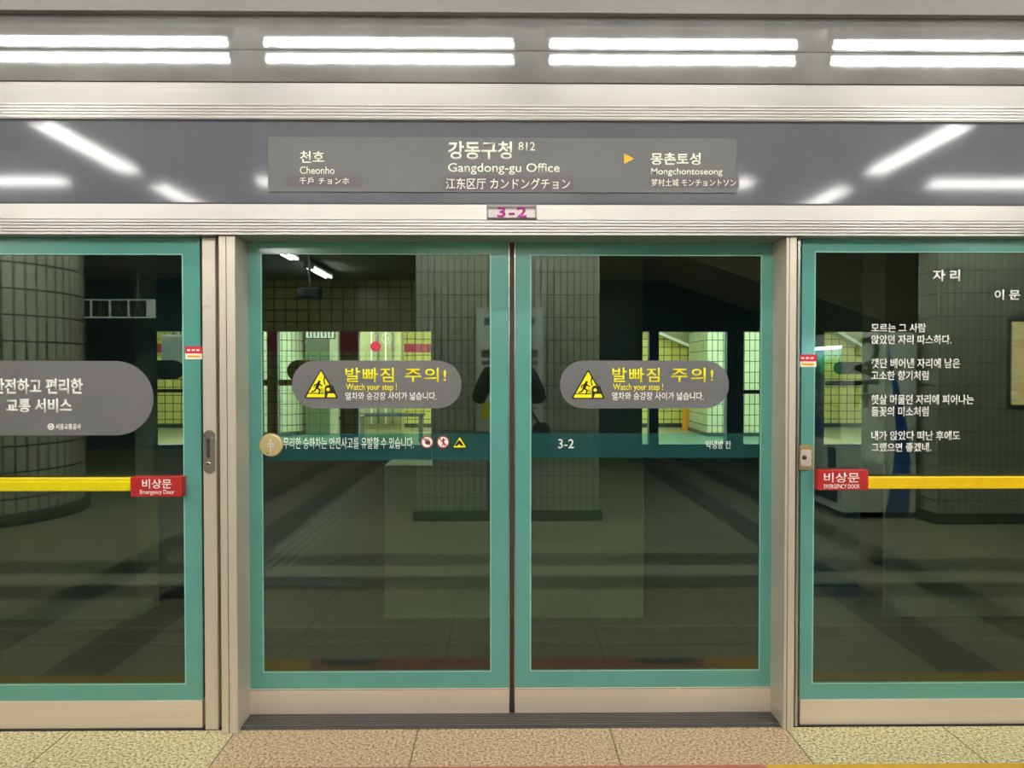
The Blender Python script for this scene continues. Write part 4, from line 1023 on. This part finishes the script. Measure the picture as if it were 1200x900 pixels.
for sx in (-1, 1):
    N = []; E = []
    a_ = nd((sx * .127, -.06, .042), (.042, .04)); b_ = nd((sx * .13, .02, .045), (.046, .042), a_); c_ = nd((sx * .135, .11, .035), (.048, .033), b_); nd((sx * .138, .17, .028), (.036, .024), c_)
    skin_mesh('shoe', N, E, M['shoe'], pe, 2)
mb = MB(); vs = []; fs = []; nu, nv = 40, 24; hc = (PX, PY + .004, 1.648)
for a in range(nv + 1):
    th_ = PI * a / nv
    for b in range(nu):
        f_ = 2 * PI * b / nu; d_ = Vector((math.sin(th_) * math.cos(f_), math.sin(th_) * math.sin(f_), math.cos(th_)))
        line = 1.685 + .02 * math.cos(7 * f_) * max(0, d_.y) if d_.y > .35 else (1.60 if d_.y > -.3 else 1.545)
        wob = 1 + .02 * math.sin(9 * f_ + 5 * th_)
        p_ = Vector((hc[0] + d_.x * .090 * wob, hc[1] + d_.y * .113 * wob, hc[2] + d_.z * .100 * wob))
        if p_.z < line: p_ = Vector((hc[0] + d_.x * .05, hc[1] + d_.y * .06, max(hc[2] + d_.z * .06, 1.60)))
        vs.append(p_)
for a in range(nv):
    for b in range(nu): b2 = (b + 1) % nu; fs.append((a * nu + b, a * nu + b2, (a + 1) * nu + b2, (a + 1) * nu + b))
mb.add(vs, fs, M['hair'], True); lab(mb.build('hair', pe), 'short black hair')
for sx in (-1, 1):
    ec = (PX + sx * .030, PY + .1145, 1.625)
    mb = MB(); mb.lathe([(.001, .0075), (.005, .0068), (.009, .004), (.0115, .0), (.010, -.006)], (ec[0], 2 * 0 + ec[1], ec[2]), M['white'], 18, 'y')
    mb.lathe([(.001, .0085), (.004, .0082), (.0055, .0065)], ec, M['black'], 14, 'y')
    for v in mb.v: v.y = 2 * ec[1] - v.y                # look towards the doors
    for v in mb.v: v.z = ec[2] + (v.z - ec[2]) * .62
    mb.build('eye', pe)
    mb = MB(); mb.tube([(ec[0] - sx * .014, PY + .119, 1.641), (ec[0], PY + .119, 1.645), (ec[0] + sx * .018, PY + .109, 1.641)], .0028, M['hair'], 6); mb.build('eyebrow', pe)
mb = MB(); mb.tube([(PX - .021, PY + .101, 1.563), (PX - .008, PY + .109, 1.565), (PX + .008, PY + .109, 1.565), (PX + .021, PY + .101, 1.563)], [.002, .0042, .0042, .002], plain('lip', (160, 96, 88)), 8); mb.build('mouth', pe)
ph = thing('smartphone', (PX, PY + .281, 1.405), 'dark smartphone held sideways in both hands of the person', 'phone')
mb = MB(); mb.prism(rrect(PX - .076, 1.367, PX + .076, 1.441, .010), PY + .270, PY + .279, M['phone']); mb.build('phone_body', ph)
mb = MB(); mb.prism(rrect(PX - .052, 1.408, PX - .020, 1.438, .006), PY + .279, PY + .281, M['greyb'])
for dx, dz in ((.009, .021), (.009, .009), (.023, .015)): mb.prism(disc(PX - .052 + dx, 1.408 + dz, .0055, 16), PY + .281, PY + .283, M['black'])
mb.build('phone_camera', ph)
# bag at the right hip with its strap across the chest
bgx = PX + .262
bg = thing('shoulder_bag', (bgx, PY + .02, .70), 'dark teal shoulder bag hanging at the right hip of the person', 'bag')
mb = MB(); mb.box((bgx - .055, PY - .14, .70), (bgx + .085, PY + .14, .96), M['bag'], 0.035); mb.build('bag_body', bg)
mb = MB(); mb.tube([(bgx - .02, PY + .1415, .835), (bgx + .06, PY + .1415, .835)], .003, M['chrome'], 6); mb.build('zip', bg)
mb = MB(); mb.tube([(bgx, PY - .02, .955), (bgx - .045, PY - .03, 1.02), (bgx - .07, PY - .055, 1.08), (PX + .17, PY - .14, 1.22), (PX + .06, PY - .150, 1.37), (PX - .05, PY - .115, 1.472), (PX - .112, PY - .01, 1.496), (PX - .10, PY + .095, 1.43), (PX + .0, PY + .148, 1.31), (PX + .13, PY + .145, 1.14), (bgx - .05, PY + .08, 1.03), (bgx, PY + .04, .955)], .011, M['bag'], 8); mb.build('strap', bg)
